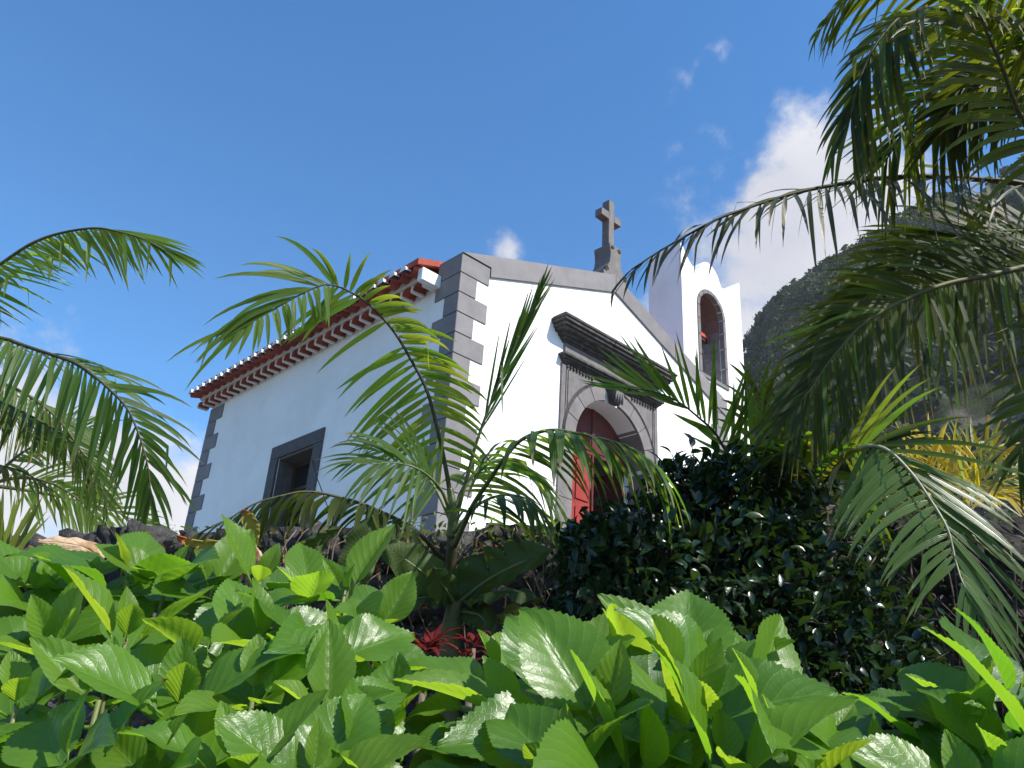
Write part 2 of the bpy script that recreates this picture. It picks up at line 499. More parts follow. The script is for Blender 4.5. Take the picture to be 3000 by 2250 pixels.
def tube(pts, radii, sides=6):
    """verts and faces of a tube along points"""
    V, Fc = [], []
    n = len(pts)
    T = [(pts[min(i + 1, n - 1)] - pts[max(i - 1, 0)]).normalized() for i in range(n)]
    a = T[0].orthogonal().normalized()
    for i in range(n):
        a = (a - T[i] * a.dot(T[i])).normalized()
        b = T[i].cross(a)
        for k in range(sides):
            th = 2 * math.pi * k / sides
            V.append(pts[i] + (a * math.cos(th) + b * math.sin(th)) * radii[i])
    for i in range(n - 1):
        for k in range(sides):
            k2 = (k + 1) % sides
            Fc.append((i * sides + k, i * sides + k2, (i + 1) * sides + k2, (i + 1) * sides + k))
    Fc.append(tuple(range(sides - 1, -1, -1)))
    Fc.append(tuple(range((n - 1) * sides, n * sides)))
    return V, Fc


# ================================================================== THE SETTING
WN = Vector((math.sin(rad(60)), math.cos(rad(60)), 0))     # away from the viewer, across the garden wall
WT = Vector((WN.y, -WN.x, 0))                               # along the garden wall, to the right
WD, WTOP = 4.25, 2.60


def wp(n, t, z):
    v = WN * n + WT * t
    return Vector((v.x, v.y, z))


# ground out to the horizon
gs = 900
o = obj('ground', [(-gs, -gs, 0), (gs, -gs, 0), (gs, gs, 0), (-gs, gs, 0)], [(0, 1, 2, 3)], M['soil'])
tag(o, kind='structure')
# terrace behind the garden wall and the step the chapel stands on
A, B_, C_, D_ = wp(WD + .45, -25, 0), wp(WD + .45, 16, 0), wp(60, 16, 0), wp(60, -25, 0)
V = [(p.x, p.y, 0.004) for p in (A, B_, C_, D_)] + [(p.x, p.y, 2.40) for p in (A, B_, C_, D_)]
o = obj('church_terrace', V, [(4, 5, 6, 7), (0, 1, 5, 4), (1, 2, 6, 5), (2, 3, 7, 6), (3, 0, 4, 7)], M['terrace'])
tag(o, kind='structure')
b = MB().box(5.6, 16.2, 7.0, 16.6, 2.404, 3.3)
o = b.build('church_platform', M['terrace'], None, 0.02)
tag(o, kind='structure')

# ---- mountain
RIDGE = [(52, 20.0), (57, 22.5), (59.5, 24.2), (60.77, 25.66), (61.35, 26.77), (62.02, 27.41), (63.03, 28.93), (63.71, 29.55), (64.75, 30.0), (65.93, 30.65), (66.83, 30.98), (67.6, 31.1),
         (69.5, 31.7), (71.35, 32.3), (73.5, 33.3), (75.75, 33.8), (79, 34.2), (82, 34.6), (88, 34), (100, 33), (120, 28), (140, 18)]
ra, re = np.array([a for a, _ in RIDGE]), np.array([e for _, e in RIDGE])


def fbm(p, o=4):
    s, a = 0.0, 1.0
    for i in range(o):
        s += a * mnoise.noise(p * (2 ** i))
        a *= 0.5
    return s


def hill_point(az, t):
    """az in degrees, t 0 (foot) .. 1 (ridge) .. beyond"""
    e = np.interp(az, ra, re)
    R1 = 150.0
    H = math.tan(rad(e)) * R1
    r = 62 + (R1 - 62) * t
    if t <= 1:
        # steep rock face low down, easing towards the ridge
        z = H * (0.62 * t ** 0.75 + 0.38 * t ** 1.5)
        z = max(z, 0) + 1.0
        zmax = math.tan(rad(e)) * r * (0.55 + 0.45 * t)
        z = min(z, zmax + 0.0)
    else:
        z = H * (1 - (t - 1) * 0.9)
    return r, z


NA, NT = 200, 110
V, Fc = [], []
for i in range(NA):
    az = 50 + 88 * i / (NA - 1)
    for j in range(NT):
        t = 1.35 * j / (NT - 1)
        r, z = hill_point(az, t)
        p = Vector((math.sin(rad(az)) * r, math.cos(rad(az)) * r, z))
        q = p * 0.05
        d = fbm(q, 5)
        edge = min(1.0, abs(t - 1) * 4 + 0.55)
        rock = fbm(Vector((p.x * .12, p.y * .12, p.z * .04)), 3)
        r2 = r + (d * 5.0 + rock * 3.5) * edge
        V.append((math.sin(rad(az)) * r2, math.cos(rad(az)) * r2, 1.5 + z + (d * 2.6 + rock * 1.2) * edge if j else -2))
for i in range(NA - 1):
    for j in range(NT - 1):
        Fc.append((i * NT + j, i * NT + j + 1, (i + 1) * NT + j + 1, (i + 1) * NT + j))


def hill_mat():
    mt, nt, nd, lk, out = nodes_of('mountain_ground')
    geo = nd.new('ShaderNodeNewGeometry')
    n1 = tex_noise(nd, lk, geo.outputs['Position'], 0.16, 10, 0.7)
    n2 = tex_noise(nd, lk, geo.outputs['Position'], 0.05, 6, 0.6)
    green = ramp(nd, lk, n1, [(0.3, (0.018, 0.026, 0.012)), (0.6, (0.05, 0.065, 0.026)), (0.8, (0.08, 0.09, 0.04))])
    rock = ramp(nd, lk, n1, [(0.3, (0.06, 0.056, 0.055)), (0.7, (0.22, 0.20, 0.185))])
    f = nd.new('ShaderNodeMapRange')
    lk.new(n2, f.inputs['Value'])
    f.inputs['From Min'].default_value = 0.50
    f.inputs['From Max'].default_value = 0.58
    col = mixc(nd, lk, f.outputs[0], green, rock)
    b = nd.new('ShaderNodeBsdfPrincipled')
    b.inputs['Roughness'].default_value = 1.0
    b.inputs['Specular IOR Level'].default_value = 0.1
    lk.new(col, b.inputs['Base Color'])
    bp = nd.new('ShaderNodeBump')
    bp.inputs['Strength'].default_value = 1.0
    bp.inputs['Distance'].default_value = 1.2
    n3 = tex_noise(nd, lk, geo.outputs['Position'], 0.7, 10, 0.75)
    lk.new(n3, bp.inputs['Height'])
    lk.new(bp.outputs[0], b.inputs['Normal'])
    lk.new(b.outputs[0], out.inputs[0])
    return mt


M['hill'] = hill_mat()
o = obj('mountain', V, Fc, M['hill'], None, None, True)
tag(o, kind='structure')

# forest on the mountain: small leafy clumps, one mass
def clump_mesh(n=46, r=1.0, leaf=0.34):
    V, Fc = [], []
    for k in range(n):
        d = Vector(rng.normal(size=3)).normalized()
        d.z = abs(d.z) * 0.9 - 0.15
        c = d * r * rng.uniform(0.75, 1.05)
        dj = (d + Vector(rng.normal(size=3)) * 0.75).normalized()
        a = (Quaternion(dj, rng.uniform(0, 6.28)) @ dj.orthogonal()).normalized()
        b2 = dj.cross(a).normalized()
        s = leaf * rng.uniform(0.6, 1.3)
        q = len(V)
        V += [c - a * s - b2 * s * .5, c + a * s * .9 - b2 * s * .6, c + a * s * .4 + b2 * s, c - a * s * .7 + b2 * s * .8]
        Fc.append((q, q + 1, q + 2, q + 3))
    return np.array([tuple(v) for v in V]), Fc


def forest_mat(name='forest_leaves'):
    mt, nt, nd, lk, out = nodes_of(name)
    geo = nd.new('ShaderNodeNewGeometry')
    n1 = tex_noise(nd, lk, geo.outputs['Position'], 0.22, 4, 0.6)
    n2 = tex_noise(nd, lk, geo.outputs['Position'], 1.3, 3, 0.6)
    f = mth(nd, lk, 'ADD', mth(nd, lk, 'MULTIPLY', n1, 0.65), mth(nd, lk, 'MULTIPLY', n2, 0.35))
    col = ramp(nd, lk, f, [(0.36, (0.020, 0.034, 0.014)), (0.50, (0.045, 0.064, 0.024)), (0.64, (0.09, 0.105, 0.04))])
    b = nd.new('ShaderNodeBsdfPrincipled')
    b.inputs['Roughness'].default_value = 0.7
    b.inputs['Specular IOR Level'].default_value = 0.2
    lk.new(col, b.inputs['Base Color'])
    tr = nd.new('ShaderNodeBsdfTranslucent')
    lk.new(col, tr.inputs[0])
    ms = nd.new('ShaderNodeMixShader')
    ms.inputs[0].default_value = 0.25
    lk.new(b.outputs[0], ms.inputs[1]); lk.new(tr.outputs[0], ms.inputs[2]); lk.new(ms.outputs[0], out.inputs[0])
    return mt


M['forest'] = forest_mat()
bases = [clump_mesh(110, 1.0, 0.14) for _ in range(6)]
VV, FF, k0 = [], [], 0
for _ in range(5200):
    az = rng.uniform(56, 92)
    t = rng.uniform(0.0, 1.03) ** 0.8
    r, z = hill_point(az, t)
    p = Vector((math.sin(rad(az)) * r, math.cos(rad(az)) * r, z))
    d = fbm(p * 0.05, 5)
    rk = fbm(Vector((p.x * .12, p.y * .12, p.z * .04)), 3)
    cover = fbm(Vector((p.x * .03 + 5, p.y * .03, p.z * .05)), 3)
    if cover < -0.38:
        continue
    edge = min(1.0, abs(t - 1) * 4 + 0.55)
    r2 = r + (d * 5.0 + rk * 3.5) * edge - 0.5
    bv, bf = bases[rng.integers(6)]
    s = rng.uniform(0.9, 2.6) if rng.random() < .8 else rng.uniform(2.4, 3.6)
    c = np.array((math.sin(rad(az)) * r2, math.cos(rad(az)) * r2, 1.5 + z + (d * 2.6 + rk * 1.2) * edge + s * .2))
    VV.append(bv * np.array((s, s, s * rng.uniform(.8, 1.2))) + c)
    FF += [tuple(i + k0 for i in f) for f in bf]
    k0 += len(bv)
o = obj('forest', np.concatenate(VV), FF, M['forest'])
tag(o, kind='stuff', label='dark green forest cover clinging to the steep mountain')

hz = MB().box(-130, 240, -30, 260, -3.0, 150)
haze = hz.build('haze', None)
mt = bpy.data.materials.new('haze')
mt.use_nodes = True
mt.node_tree.nodes.clear()
_o = mt.node_tree.nodes.new('ShaderNodeOutputMaterial')
_v = mt.node_tree.nodes.new('ShaderNodeVolumePrincipled')
_v.inputs['Color'].default_value = (0.86, 0.91, 1.0, 1)
_v.inputs['Density'].default_value = 0.00036
mt.node_tree.links.new(_v.outputs[0], _o.inputs['Volume'])
haze.data.materials.clear()
haze.data.materials.append(mt)
tag(haze, kind='stuff')

# ================================================================== THE CHAPEL
X0, X1, XA = 6.256, 13.244, 9.75
YF, YB = 8.0, 15.98
ZB = 3.304
ZLOW, ZAP = 8.09, 9.37          # coping top at the low ends / apex
SL = (ZAP - ZLOW) / (XA - X0)
CT = 0.36                       # coping depth
church = empty('church', (XA, YF, ZB), 'white plastered chapel with grey corner stones, dark stone portal and terracotta eaves', 'church')


def ztop(x):
    return ZLOW + SL * (x - X0) if x <= XA else ZLOW + SL * (X1 - x)


AX, AR, AZ = 9.675, 0.925, 5.90     # doorway arch
arc = [(AX + AR * math.cos(a), AZ + AR * math.sin(a)) for a in np.linspace(0, math.pi, 25)]
poly = [(X0, ZB), (AX - AR, ZB)] + arc[::-1] + [(AX + AR, ZB), (X1, ZB), (X1, ztop(X1) - .34), (XA, ZAP - CT + .02), (X0, ztop(X0) - .34)]
MB().prism_y(poly, YF, YF + .5).build('front_wall', M['plaster'], church)
# side wall with the window opening
WY0, WY1, WZ0, WZ1 = 11.40, 12.58, 4.35, 5.85
b = MB()
x0, x1 = X0, X0 + .55
b.box(x0, x1, YF + .5, YB, ZB, WZ0)
b.box(x0, x1, YF + .5, WY0, WZ0, WZ1)
b.box(x0, x1, WY1, YB, WZ0, WZ1)
b.box(x0, x1, YF + .5, YB, WZ1, 7.74)
b.build('side_wall', M['plaster'], church)
MB().box(X1 - .55, X1, YF + .5, YB, ZB, 7.74).build('side_wall', M['plaster'], church)
b = MB().prism_y([(X0 + .55, ZB), (X1 - .55, ZB), (X1 - .55, 7.9), (XA, 9.1), (X0 + .55, 7.9)], YB - .5, YB)
b.build('rear_wall', M['plaster'], church)
b = MB().box(X0 + .55, X1 - .55, YF + .5, YB - .5, ZB + .002, ZB + .06)
b.build('floor', M['terrace'], church)

# roof slabs (board side visible from inside) and cover tiles in rows
ZE = 7.86
roof = None
for sgn in (1, -1):
    xo = X0 - .42 if sgn > 0 else X1 + .42
    prof = [(xo, ZE + .06), (XA, ZE + .06 + abs(XA - xo) * .33), (XA, ZE + .16 + abs(XA - xo) * .33), (xo, ZE + .16)]
    r_ = MB().prism_y(prof, YF + .5, YB + .06).build('roof', M['tile'], church)
    roof = roof or r_
PITCH = 0.272
NT_ = 28


def half_pipe(xa, za, xb, zb, y, r, up, th=0.014, ta=1.0, n=8):
    """tile: half cylinder from (xa,za) to (xb,zb) at y; up=+1 convex upward, -1 convex downward"""
    V, Fc = [], []
    for (x, z, rr) in ((xa, za, r), (xb, zb, r * ta)):
        for rad_ in (rr, rr - th):
            for k in range(n + 1):
                a = math.pi * k / n
                V.append((x, y + rad_ * math.cos(a), z + up * rad_ * math.sin(a)))
    m_ = n + 1
    for k in range(n):
        Fc.append((k, k + 1, 2 * m_ + k + 1, 2 * m_ + k))
        Fc.append((m_ + k, 3 * m_ + k, 3 * m_ + k + 1, m_ + k + 1))
        Fc.append((k, m_ + k, m_ + k + 1, k + 1))
        Fc.append((2 * m_ + k, 2 * m_ + k + 1, 3 * m_ + k + 1, 3 * m_ + k))
    for k in (0, n):
        Fc.append((k, 2 * m_ + k, 3 * m_ + k, m_ + k))
    return V, Fc


meshes = {}
V, Fc = half_pipe(X0 - .455, 7.875, X0 - .06, 7.955, 0, .122, -1, ta=.86)
meshes['up'] = mesh_of('roof_tile', V, Fc, M['tile'], None, True)
V, Fc = half_pipe(X0 - .235, 7.665, X0 - .004, 7.685, 0, .098, 1, ta=.95)
meshes['low'] = mesh_of('eave_tile', V, Fc, M['tile'], None, True)
V, Fc = half_pipe(X0 - .40, 7.905, X0 + .1, 8.06, 0, .082, 1, ta=.9)
meshes['cov'] = mesh_of('cover_tile', V, Fc, M['tile'], None, True)
b = MB()
pl = [(X0 - .478, .080 * math.cos(a), 7.880 + .092 * math.sin(a)) for a in np.linspace(0, math.pi, 9)]
b.add(pl + [(x + .1, y, z) for x, y, z in pl], [tuple(range(9))] + [(i, i + 1, i + 10, i + 9) for i in range(8)])
me_plug = b.build('mortar_plug', M['mortar'], None)
meshes['plug'] = me_plug.data
bpy.data.objects.remove(me_plug)
for i in range(NT_):
    y = YF + .62 + PITCH * (i + .5) - .1
    jit = rng.uniform(-.008, .008)
    put('roof_tile', meshes['up'], roof, Matrix.Translation((jit, y, rng.uniform(-.006, .006))) @ Matrix.Rotation(0, 4, 'X'))
    put('eave_tile', meshes['low'], roof, Matrix.Translation((rng.uniform(-.006, .006), y + .06, rng.uniform(-.004, .004))))
    put('cover_tile', meshes['cov'], roof, Matrix.Translation((rng.uniform(-.01, .01), y + PITCH / 2, rng.uniform(-.005, .01))))
    put('mortar_plug', meshes['plug'], roof, Matrix.Translation((rng.uniform(-.012, .006), y + PITCH / 2, rng.uniform(-.004, .012))))
# mortar bands between the courses, and the end blocks by the front pier
b = MB()
b.box(X0 - .27, X0 - .002, YF + .50, YB + .08, 7.775, 7.868)
b.build('eave_mortar', M['mortar'], roof, 0.01)
for i in range(NT_ + 1):
    ym = YF + .62 + PITCH * i - .1 + .06
    MB().box(X0 - .228, X0 - .003, ym - .039, ym + .039, 7.652, 7.774).build('mortar_fillet', M['mortar'], roof, 0.01)
MB().box(X0 - .36, X0 - .003, YF + .44, YF + .56, 7.66, 7.87).build('eave_end_block', M['plaster'], roof, 0.008)

# corner stones
def quoin(x0, x1, y0, y1, z0, z1):
    MB().box(x0, x1, y0, y1, z0, z1).build('quoin', M['grey_stone'], church, 0.006)


JH, G_, PR = 0.326, 0.011, 0.016
z = ZLOW - 0.002
row = 0
while z > ZB + .3:
    fl = 0.545 if row % 2 == 0 else 0.311
    sd = 0.311 if row % 2 == 0 else 0.545
    if row == 0: sd = 0.52
    z0 = z - JH + G_
    # L-shaped corner block, proud of both walls
    px = [(X0 - PR, YF - PR), (X0 + fl, YF - PR), (X0 + fl, YF + .06), (X0 + .06, YF + .06), (X0 + .06, YF + sd), (X0 - PR, YF + sd)]
    V = [(x, y, z0) for x, y in px] + [(x, y, z) for x, y in px]
    b = MB().add(V, [(5, 4, 3, 2, 1, 0), (6, 7, 8, 9, 10, 11)] + [(i, (i + 1) % 6, (i + 1) % 6 + 6, i + 6) for i in range(6)])
    if row == 0:
        b.V = [(x, y, zz + (0 if zz < z - .01 else (0.0))) for x, y, zz in b.V]
    b.build('quoin', M['grey_stone'], church, 0.005)
    # right-hand corner of the front
    MB().box(X1 - fl, X1 + PR, YF - PR, YF + sd, z0, z).build('quoin', M['grey_stone'], church, 0.005)
    z -= JH
    row += 1
# dark joints: thin recessed backing behind the blocks
MB().box(X0 - .002, X0 + .30, YF - .002, YF + .30, ZB, ZLOW - .02).build('joint_backing', M['wall_core'], church)
z, row = 7.625, 0
while z > ZB + .3:
    ln = 0.60 if row % 2 == 0 else 0.36
    MB().box(X0 - PR, X0 + .3, YB - ln, YB + PR, z - .322 + G_, z).build('quoin', M['grey_stone'], church, 0.005)
    z -= .322
    row += 1
MB().box(X0 - .002, X0 + .2, YB - .3, YB + .002, ZB, 7.62).build('joint_backing', M['wall_core'], church)

# gable coping: two raking stones each side
def coping(xa, xb, name='coping'):
    q = [(xa, ztop(xa) - CT + (0 if xa != X0 else 0)), (xb, ztop(xb) - CT), (xb, ztop(xb)), (xa, ztop(xa))]
    MB().prism_y(q, YF - .035, YF + .52).build(name, M['grey_stone'], church, 0.005)


# left: the coping butts against the top corner stone
xj = X0 + .551
q = [(X0 - PR, ZLOW + .003), (xj - .006, ZLOW + .003), (xj - .006 + .008, ztop(xj) - CT), (XA - .004, ZAP - CT), (XA - .004, ZAP), (X0 - PR, ZLOW + .008)]
MB().prism_y(q, YF - .035, YF + .52).build('coping', M['grey_stone'], church, 0.004)
coping(XA + .004, 11.52)
coping(11.528, X1 + PR)

# ---- side window
win = MB()
PRW = 0.03
b = MB().box(X0 - PRW, X0 + .02, 11.14, 12.84, WZ1, 6.09)
lint = b.build('window_surround', M['window_stone'], church, 0.006)
for (ya, yb) in ((11.14, WY0), (WY1, 12.84)):
    MB().box(X0 - PRW, X0 + .02, ya, yb, WZ0 - .22, WZ1 - .006).build('jamb_stone', M['window_stone'], lint, 0.006)
b = MB()
for (ya, yb) in ((WY0 + .002, WY0 + .03), (WY1 - .03, WY1 - .002)):
    b.box(X0 + .022, X0 + .40, ya, yb, WZ0, WZ1 - .032)
b.box(X0 + .022, X0 + .40, WY0 + .002, WY1 - .002, WZ1 - .03, WZ1 - .002)
b.build('reveal_stone', M['window_stone'], lint, 0.003)
wf = MB()
xw = X0 + .30
for (ya, yb) in ((WY0 + .03, WY0 + .10), (11.955, 12.025), (WY1 - .10, WY1 - .03)):
    wf.box(xw, xw + .06, ya, yb, WZ0, WZ1 - .032)
wf.box(xw + .004, xw + .056, WY0 + .03, WY1 - .03, WZ1 - .10, WZ1 - .034)
wf.box(xw + .004, xw + .056, WY0 + .03, WY1 - .03, 5.30, 5.36)
fr = wf.build('window_frame', M['window_wood'], lint, 0.003)
mt, nt, nd, lk, out = nodes_of('dark_glass')
pb = nd.new('ShaderNodeBsdfPrincipled')
pb.inputs['Base Color'].default_value = (0.01, 0.011, 0.012, 1)
pb.inputs['Roughness'].default_value = 0.12
lk.new(pb.outputs[0], out.inputs[0])
M['glass'] = mt
for (ya, yb) in ((WY0 + .10, 11.955), (12.025, WY1 - .10)):
    for (za, zb) in ((WZ0, 5.30), (5.36, WZ1 - .10)):
        MB().box(xw + .02, xw + .03, ya, yb, za, zb).build('pane', M['glass'], fr if False else lint)
# cable that hangs from the window's corner
pts = [Vector((X0 - .04, 11.33, 5.55)), Vector((X0 - .10, 11.0, 5.20)), Vector((X0 - .13, 10.75, 4.95)), Vector((X0 - .1, 10.5, 4.6))]
V, Fc = tube(catmull(pts, 12), [.008] * 12, 5)
obj('cable', V, Fc, M['cable'], church, None, True)

# ---- portal
PX0, PX1 = 8.43, 10.92
YP = YF - .035
portal_top = 7.13
body = MB().prism_y([(AX - AR - .10, 7.12), (AX - AR - .10, AZ + .2)] + [(AX + (AR + .26) * math.cos(a), AZ + (AR + .26) * math.sin(a)) for a in np.linspace(math.pi - .25, .25, 17)] + [(AX + AR + .10, AZ + .2), (AX + AR + .10, 7.12)], YP + .012, YF + .02)
portal = MB().box(PX0, PX1, YP + .014, YF + .004, 7.118, 7.13).build('portal', M['portal_stone'], church)
# spandrel and jamb blocks
zj = [ZB, 4.1, 4.95, 5.86]
for (xa, xb) in ((PX0, AX - AR), (AX + AR, PX1)):
    for z0, z1 in zip(zj[:-1], zj[1:]):
        MB().box(xa, xb, YP, YF + .02, z0 + .003, z1 - .003).build('jamb_stone', M['portal_stone'], portal, 0.004)
    # stone lining of the reveal
    xr = (AX - AR - .004, AX - AR + .02) if xa < AX else (AX + AR - .02, AX + AR + .004)
    MB().box(xr[0], xr[1], YF + .022, YF + .34, ZB + .003, 5.86).build('reveal_stone', M['portal_stone'], portal, 0.003)
    # impost moulding
    MB().box(xa - .07, xb + (.03 if xa < AX else .07), YP - .07, YF + .02, 5.862, 5.93).build('impost', M['cornice_stone'], portal, 0.015)
# arch stones (voussoirs) and spandrels
nv = 9
for i in range(nv):
    a0, a1 = math.pi * i / nv + .004, math.pi * (i + 1) / nv - .004
    if i == nv // 2:
        continue
    an = np.linspace(a0, a1, 5)
    sp = 0.035
    q = [(AX + (AR - .025) * math.cos(a), AZ + .035 + (AR - .025) * math.sin(a)) for a in an] + [(AX + (AR + .22) * math.cos(a), AZ + .035 + (AR + .22) * math.sin(a)) for a in an[::-1]]
    MB().prism_y(q, YP - .012, YF + .45).build('arch_stone', M['portal_stone'], portal, 0.005)
# raised rings on the archivolt
for rr in (AR + .228, AR + .262):
    V, Fc = [], []
    an = np.linspace(0.02, math.pi - .02, 33)
    pts = [Vector((AX + rr * math.cos(a), YP - .004, AZ + .035 + rr * math.sin(a))) for a in an]
    V, Fc = tube(pts, [.014] * len(pts), 6)
    obj('arch_moulding', V, Fc, M['cornice_stone'], portal, None, True)
for sg in (-1, 1):
    an = np.linspace(math.pi / 2, 0, 10) if sg > 0 else np.linspace(math.pi / 2, math.pi, 10)
    R2 = AR + .20
    q = [(AX + R2 * math.cos(a), AZ + .035 + R2 * math.sin(a)) for a in an]
    xe = PX1 if sg > 0 else PX0
    q += [(q[-1][0], 5.94), (xe, 5.94), (xe, 7.115), (AX, 7.115)]
    if sg > 0:
        q = q[::-1]
    MB().prism_y(q, YP, YF + .02).build('spandrel_stone', M['portal_stone'], portal, 0.0)
    # vertical grooved pilaster line
    xg = xe - sg * .10
    for dx in (0, .045):
        MB().box(xg - sg * dx - .007, xg - sg * dx + .007, YP - .008, YP + .01, 5.95, 7.05).build('pilaster_rib', M['cornice_stone'], portal)
# keystone: scroll console
prof = [(YP + .01, 6.80), (YP - .10, 6.80), (YP - .13, 6.86), (YP - .11, 6.93), (YP - .15, 7.0), (YP - .20, 7.06), (YP - .20, 7.11), (YP + .01, 7.11)]
b = MB()
n = len(prof)
V = []
for sx in (-1, 1):
    for (y, zz) in prof:
        w = .085 + .065 * (zz - 6.8) / .31
        V.append((AX + sx * w, y, zz))
b.add(V, [tuple(range(n)), tuple(range(2 * n - 1, n - 1, -1))] + [(i, i + n, (i + 1) % n + n, (i + 1) % n) for i in range(n)])
key = b.build('keystone', M['cornice_stone'], portal, 0.008)
for k in range(4):
    xk = AX - .09 + k * .06
    V, Fc = tube([Vector((xk, YP - .135 - .0, 6.80)), Vector((xk, YP - .15, 6.90)), Vector((xk * .7 + AX * .3, YP - .16, 7.0))], [.018, .02, .018], 6)
    obj('keystone_flute', V, Fc, M['portal_stone'], portal, None, True)


def moulding(name, steps, x0, x1, mat, parent, wob=0.0, breaks=()):
    """horizontal moulding: steps = (z0, z1, projection); the ends return by the same projection"""
    xs = [x0] + list(breaks) + [x1]
    for k in range(len(xs) - 1):
        b = MB()
        for (z0, z1, pr) in steps:
            xa = xs[k] - (pr if k == 0 else -.006)
            xb = xs[k + 1] + (pr if k == len(xs) - 2 else -.006)
            b.box(xa, xb, YP - pr, YF + .01 + (0.001 * z0), z0, z1 - .0015)
        b.build(name, mat, parent, 0.007)


moulding('lower_cornice', [(7.131, 7.16, .02), (7.16, 7.19, .045), (7.19, 7.23, .08), (7.23, 7.28, .115)], PX0 + .05, PX1 - .05, M['cornice_stone'], portal)
# dentils under the lower cornice
for sg in (0, 1):
    for k in range(9):
        xk = (PX0 + .12 + k * .075) if sg == 0 else (PX1 - .12 - k * .075)
        MB().box(xk - .022, xk + .022, YP - .03, YP + .005, 7.075, 7.112).build('dentil', M['cornice_stone'], portal, 0.003)
MB().box(PX0 + .05, PX1 - .05, YP - .005, YF + .01, 7.282, 7.50).build('frieze', M['portal_stone'], portal, 0.004)
moulding('upper_cornice', [(7.50, 7.53, .03), (7.53, 7.575, .07), (7.575, 7.63, .12), (7.63, 7.68, .19), (7.68, 7.735, .23), (7.735, 7.79, .265), (7.79, 7.83, .285), (7.83, 7.872, .25)],
         PX0 + .03, PX1 - .03, M['cornice_stone'], portal, breaks=(9.42,))
# stone blocks along the top, weathered and uneven
for k in range(9):
    xa = 8.40 + k * .29
    MB().box(xa, xa + .27, YF - .24 + rng.uniform(0, .03), YF + .005, 7.873, 7.895 + rng.uniform(0, .03)).build('capping_stone', M['cornice_stone'], portal, 0.012)

# ---- door: fixed frame, left leaf closed, right leaf folded back
dr = MB()
yd = YF + .36
dr.box(AX - AR + .002, AX + AR - .002, yd, yd + .07, 5.99, 6.05)
dr.box(AX - .035, AX + .035, yd + .002, yd + .068, 6.05, AZ + AR + .03)
door = dr.build('door', M['door_dark'], church, 0.004)
fan = [(AX + (AR - .01) * math.cos(a), AZ + .03 + (AR - .01) * math.sin(a)) for a in np.linspace(.16, math.pi - .16, 17)]
MB().prism_y([(x, z) for x, z in fan][::-1] if False else fan, yd + .02, yd + .05).build('door_fanlight_panel', M['door_dark'], door)
leaf = MB()
leaf.box(AX - AR + .004, AX - .01, yd + .012, yd + .05, ZB + .07, 5.985)
lf = leaf.build('door_leaf', M['door'], door, 0.003)
for (za, zb) in ((3.55, 4.2), (4.32, 5.05), (5.17, 5.86)):
    for (xa, xb) in ((AX - AR + .10, AX - .50), (AX - .42, AX - .10)):
        MB().box(xa, xb, yd - .006, yd + .011, za, zb).build('door_panel', M['door'], door, 0.012)
MB().box(AX - .05, AX - .005, yd - .025, yd + .011, ZB + .08, 5.98).build('door_stile', M['door_dark'], door, 0.004)
MB().box(AX + AR - .06, AX + AR - .015, yd + .08, yd + .90, ZB + .07, 5.98).build('door_leaf', M['door_dark'], door, 0.003)

# ---- cross on its scrolled pedestal
CX, CY = 9.84, 8.24
ped = []
zb0, zt0 = 9.30, 10.08
left = [(-.34, 9.22), (-.33, 9.40), (-.29, 9.50), (-.22, 9.55), (-.165, 9.66), (-.145, 9.80), (-.15, 9.92), (-.17, 9.985), (-.17, 10.06)]
q = [(CX + x, zz) for x, zz in left] + [(CX - x, zz) for x, zz in left[::-1]]
cp = MB().prism_y(q[::-1], 8.05, 8.43).build('cross_pedestal', M['cross_stone'], church, 0.006)
for (sx, zz, r) in ((-.265, 9.47, .062), (.265, 9.47, .062), (-.10, 9.99, .045), (.10, 9.99, .045)):
    sp = []
    for k in range(26):
        a = k * .42
        rr = r * (1 - k / 32)
        sp.append(Vector((CX + sx + (1 if sx < 0 else -1) * rr * math.cos(a), 8.047, zz + rr * math.sin(a))))
    V, Fc = tube(sp, [.012] * len(sp), 5)
    obj('volute', V, Fc, M['cornice_stone'], cp, None, True)
b = MB()
b.box(CX - .075, CX + .075, CY - .085, CY + .085, 10.062, 11.14)
b.build('cross', M['cross_stone'], church, 0.006)
for xa, xb in ((CX - .285, CX - .0755), (CX + .0755, CX + .285)):
    MB().box(xa, xb, CY - .084, CY + .084, 10.69, 10.85).build('cross_arm', M['cross_stone'], church, 0.006)

# ================================================================== BELL TOWER
TX0, TX1, TY0, TY1 = 13.045, 15.50, 8.80, 9.70
tw = empty('bell_tower', ((TX0 + TX1) / 2, TY0, ZB), 'white belfry with curved crest and tall arched opening beside the chapel', 'bell tower')
TC = 14.17
oa, oz0, ozs = 0.47, 9.14, 10.80
oarc = [(TC + oa * math.cos(a), ozs + oa * 1.02 * math.sin(a)) for a in np.linspace(0, math.pi, 17)]


def crest():
    L = []
    # from right to left along the top
    L.append((TX1, 12.20))
    for t in np.linspace(0, 1, 7):      # right horn: concave down to the notch
        L.append((TX1 - .06 - .78 * t, 12.19 - .49 * (1 - (1 - t) ** 2.2)))
    for t in np.linspace(0, 1, 9)[1:]:   # central hump
        L.append((14.66 - .96 * t, 11.70 + .44 * math.sin(math.pi * t) ** .65))
    for t in np.linspace(0, 1, 7)[1:]:
        L.append((13.70 - .60 * t, 11.66 + .46 * t ** 1.9))
    L.append((TX0, 12.13))
    return L


hp = crest()
# two halves joined at the centre of the opening
out_l = [(TX0, ZB), (TX1 + .02, ZB), (TX1 - .03, 8.6), (TX1 - .035, 10.3)] + hp
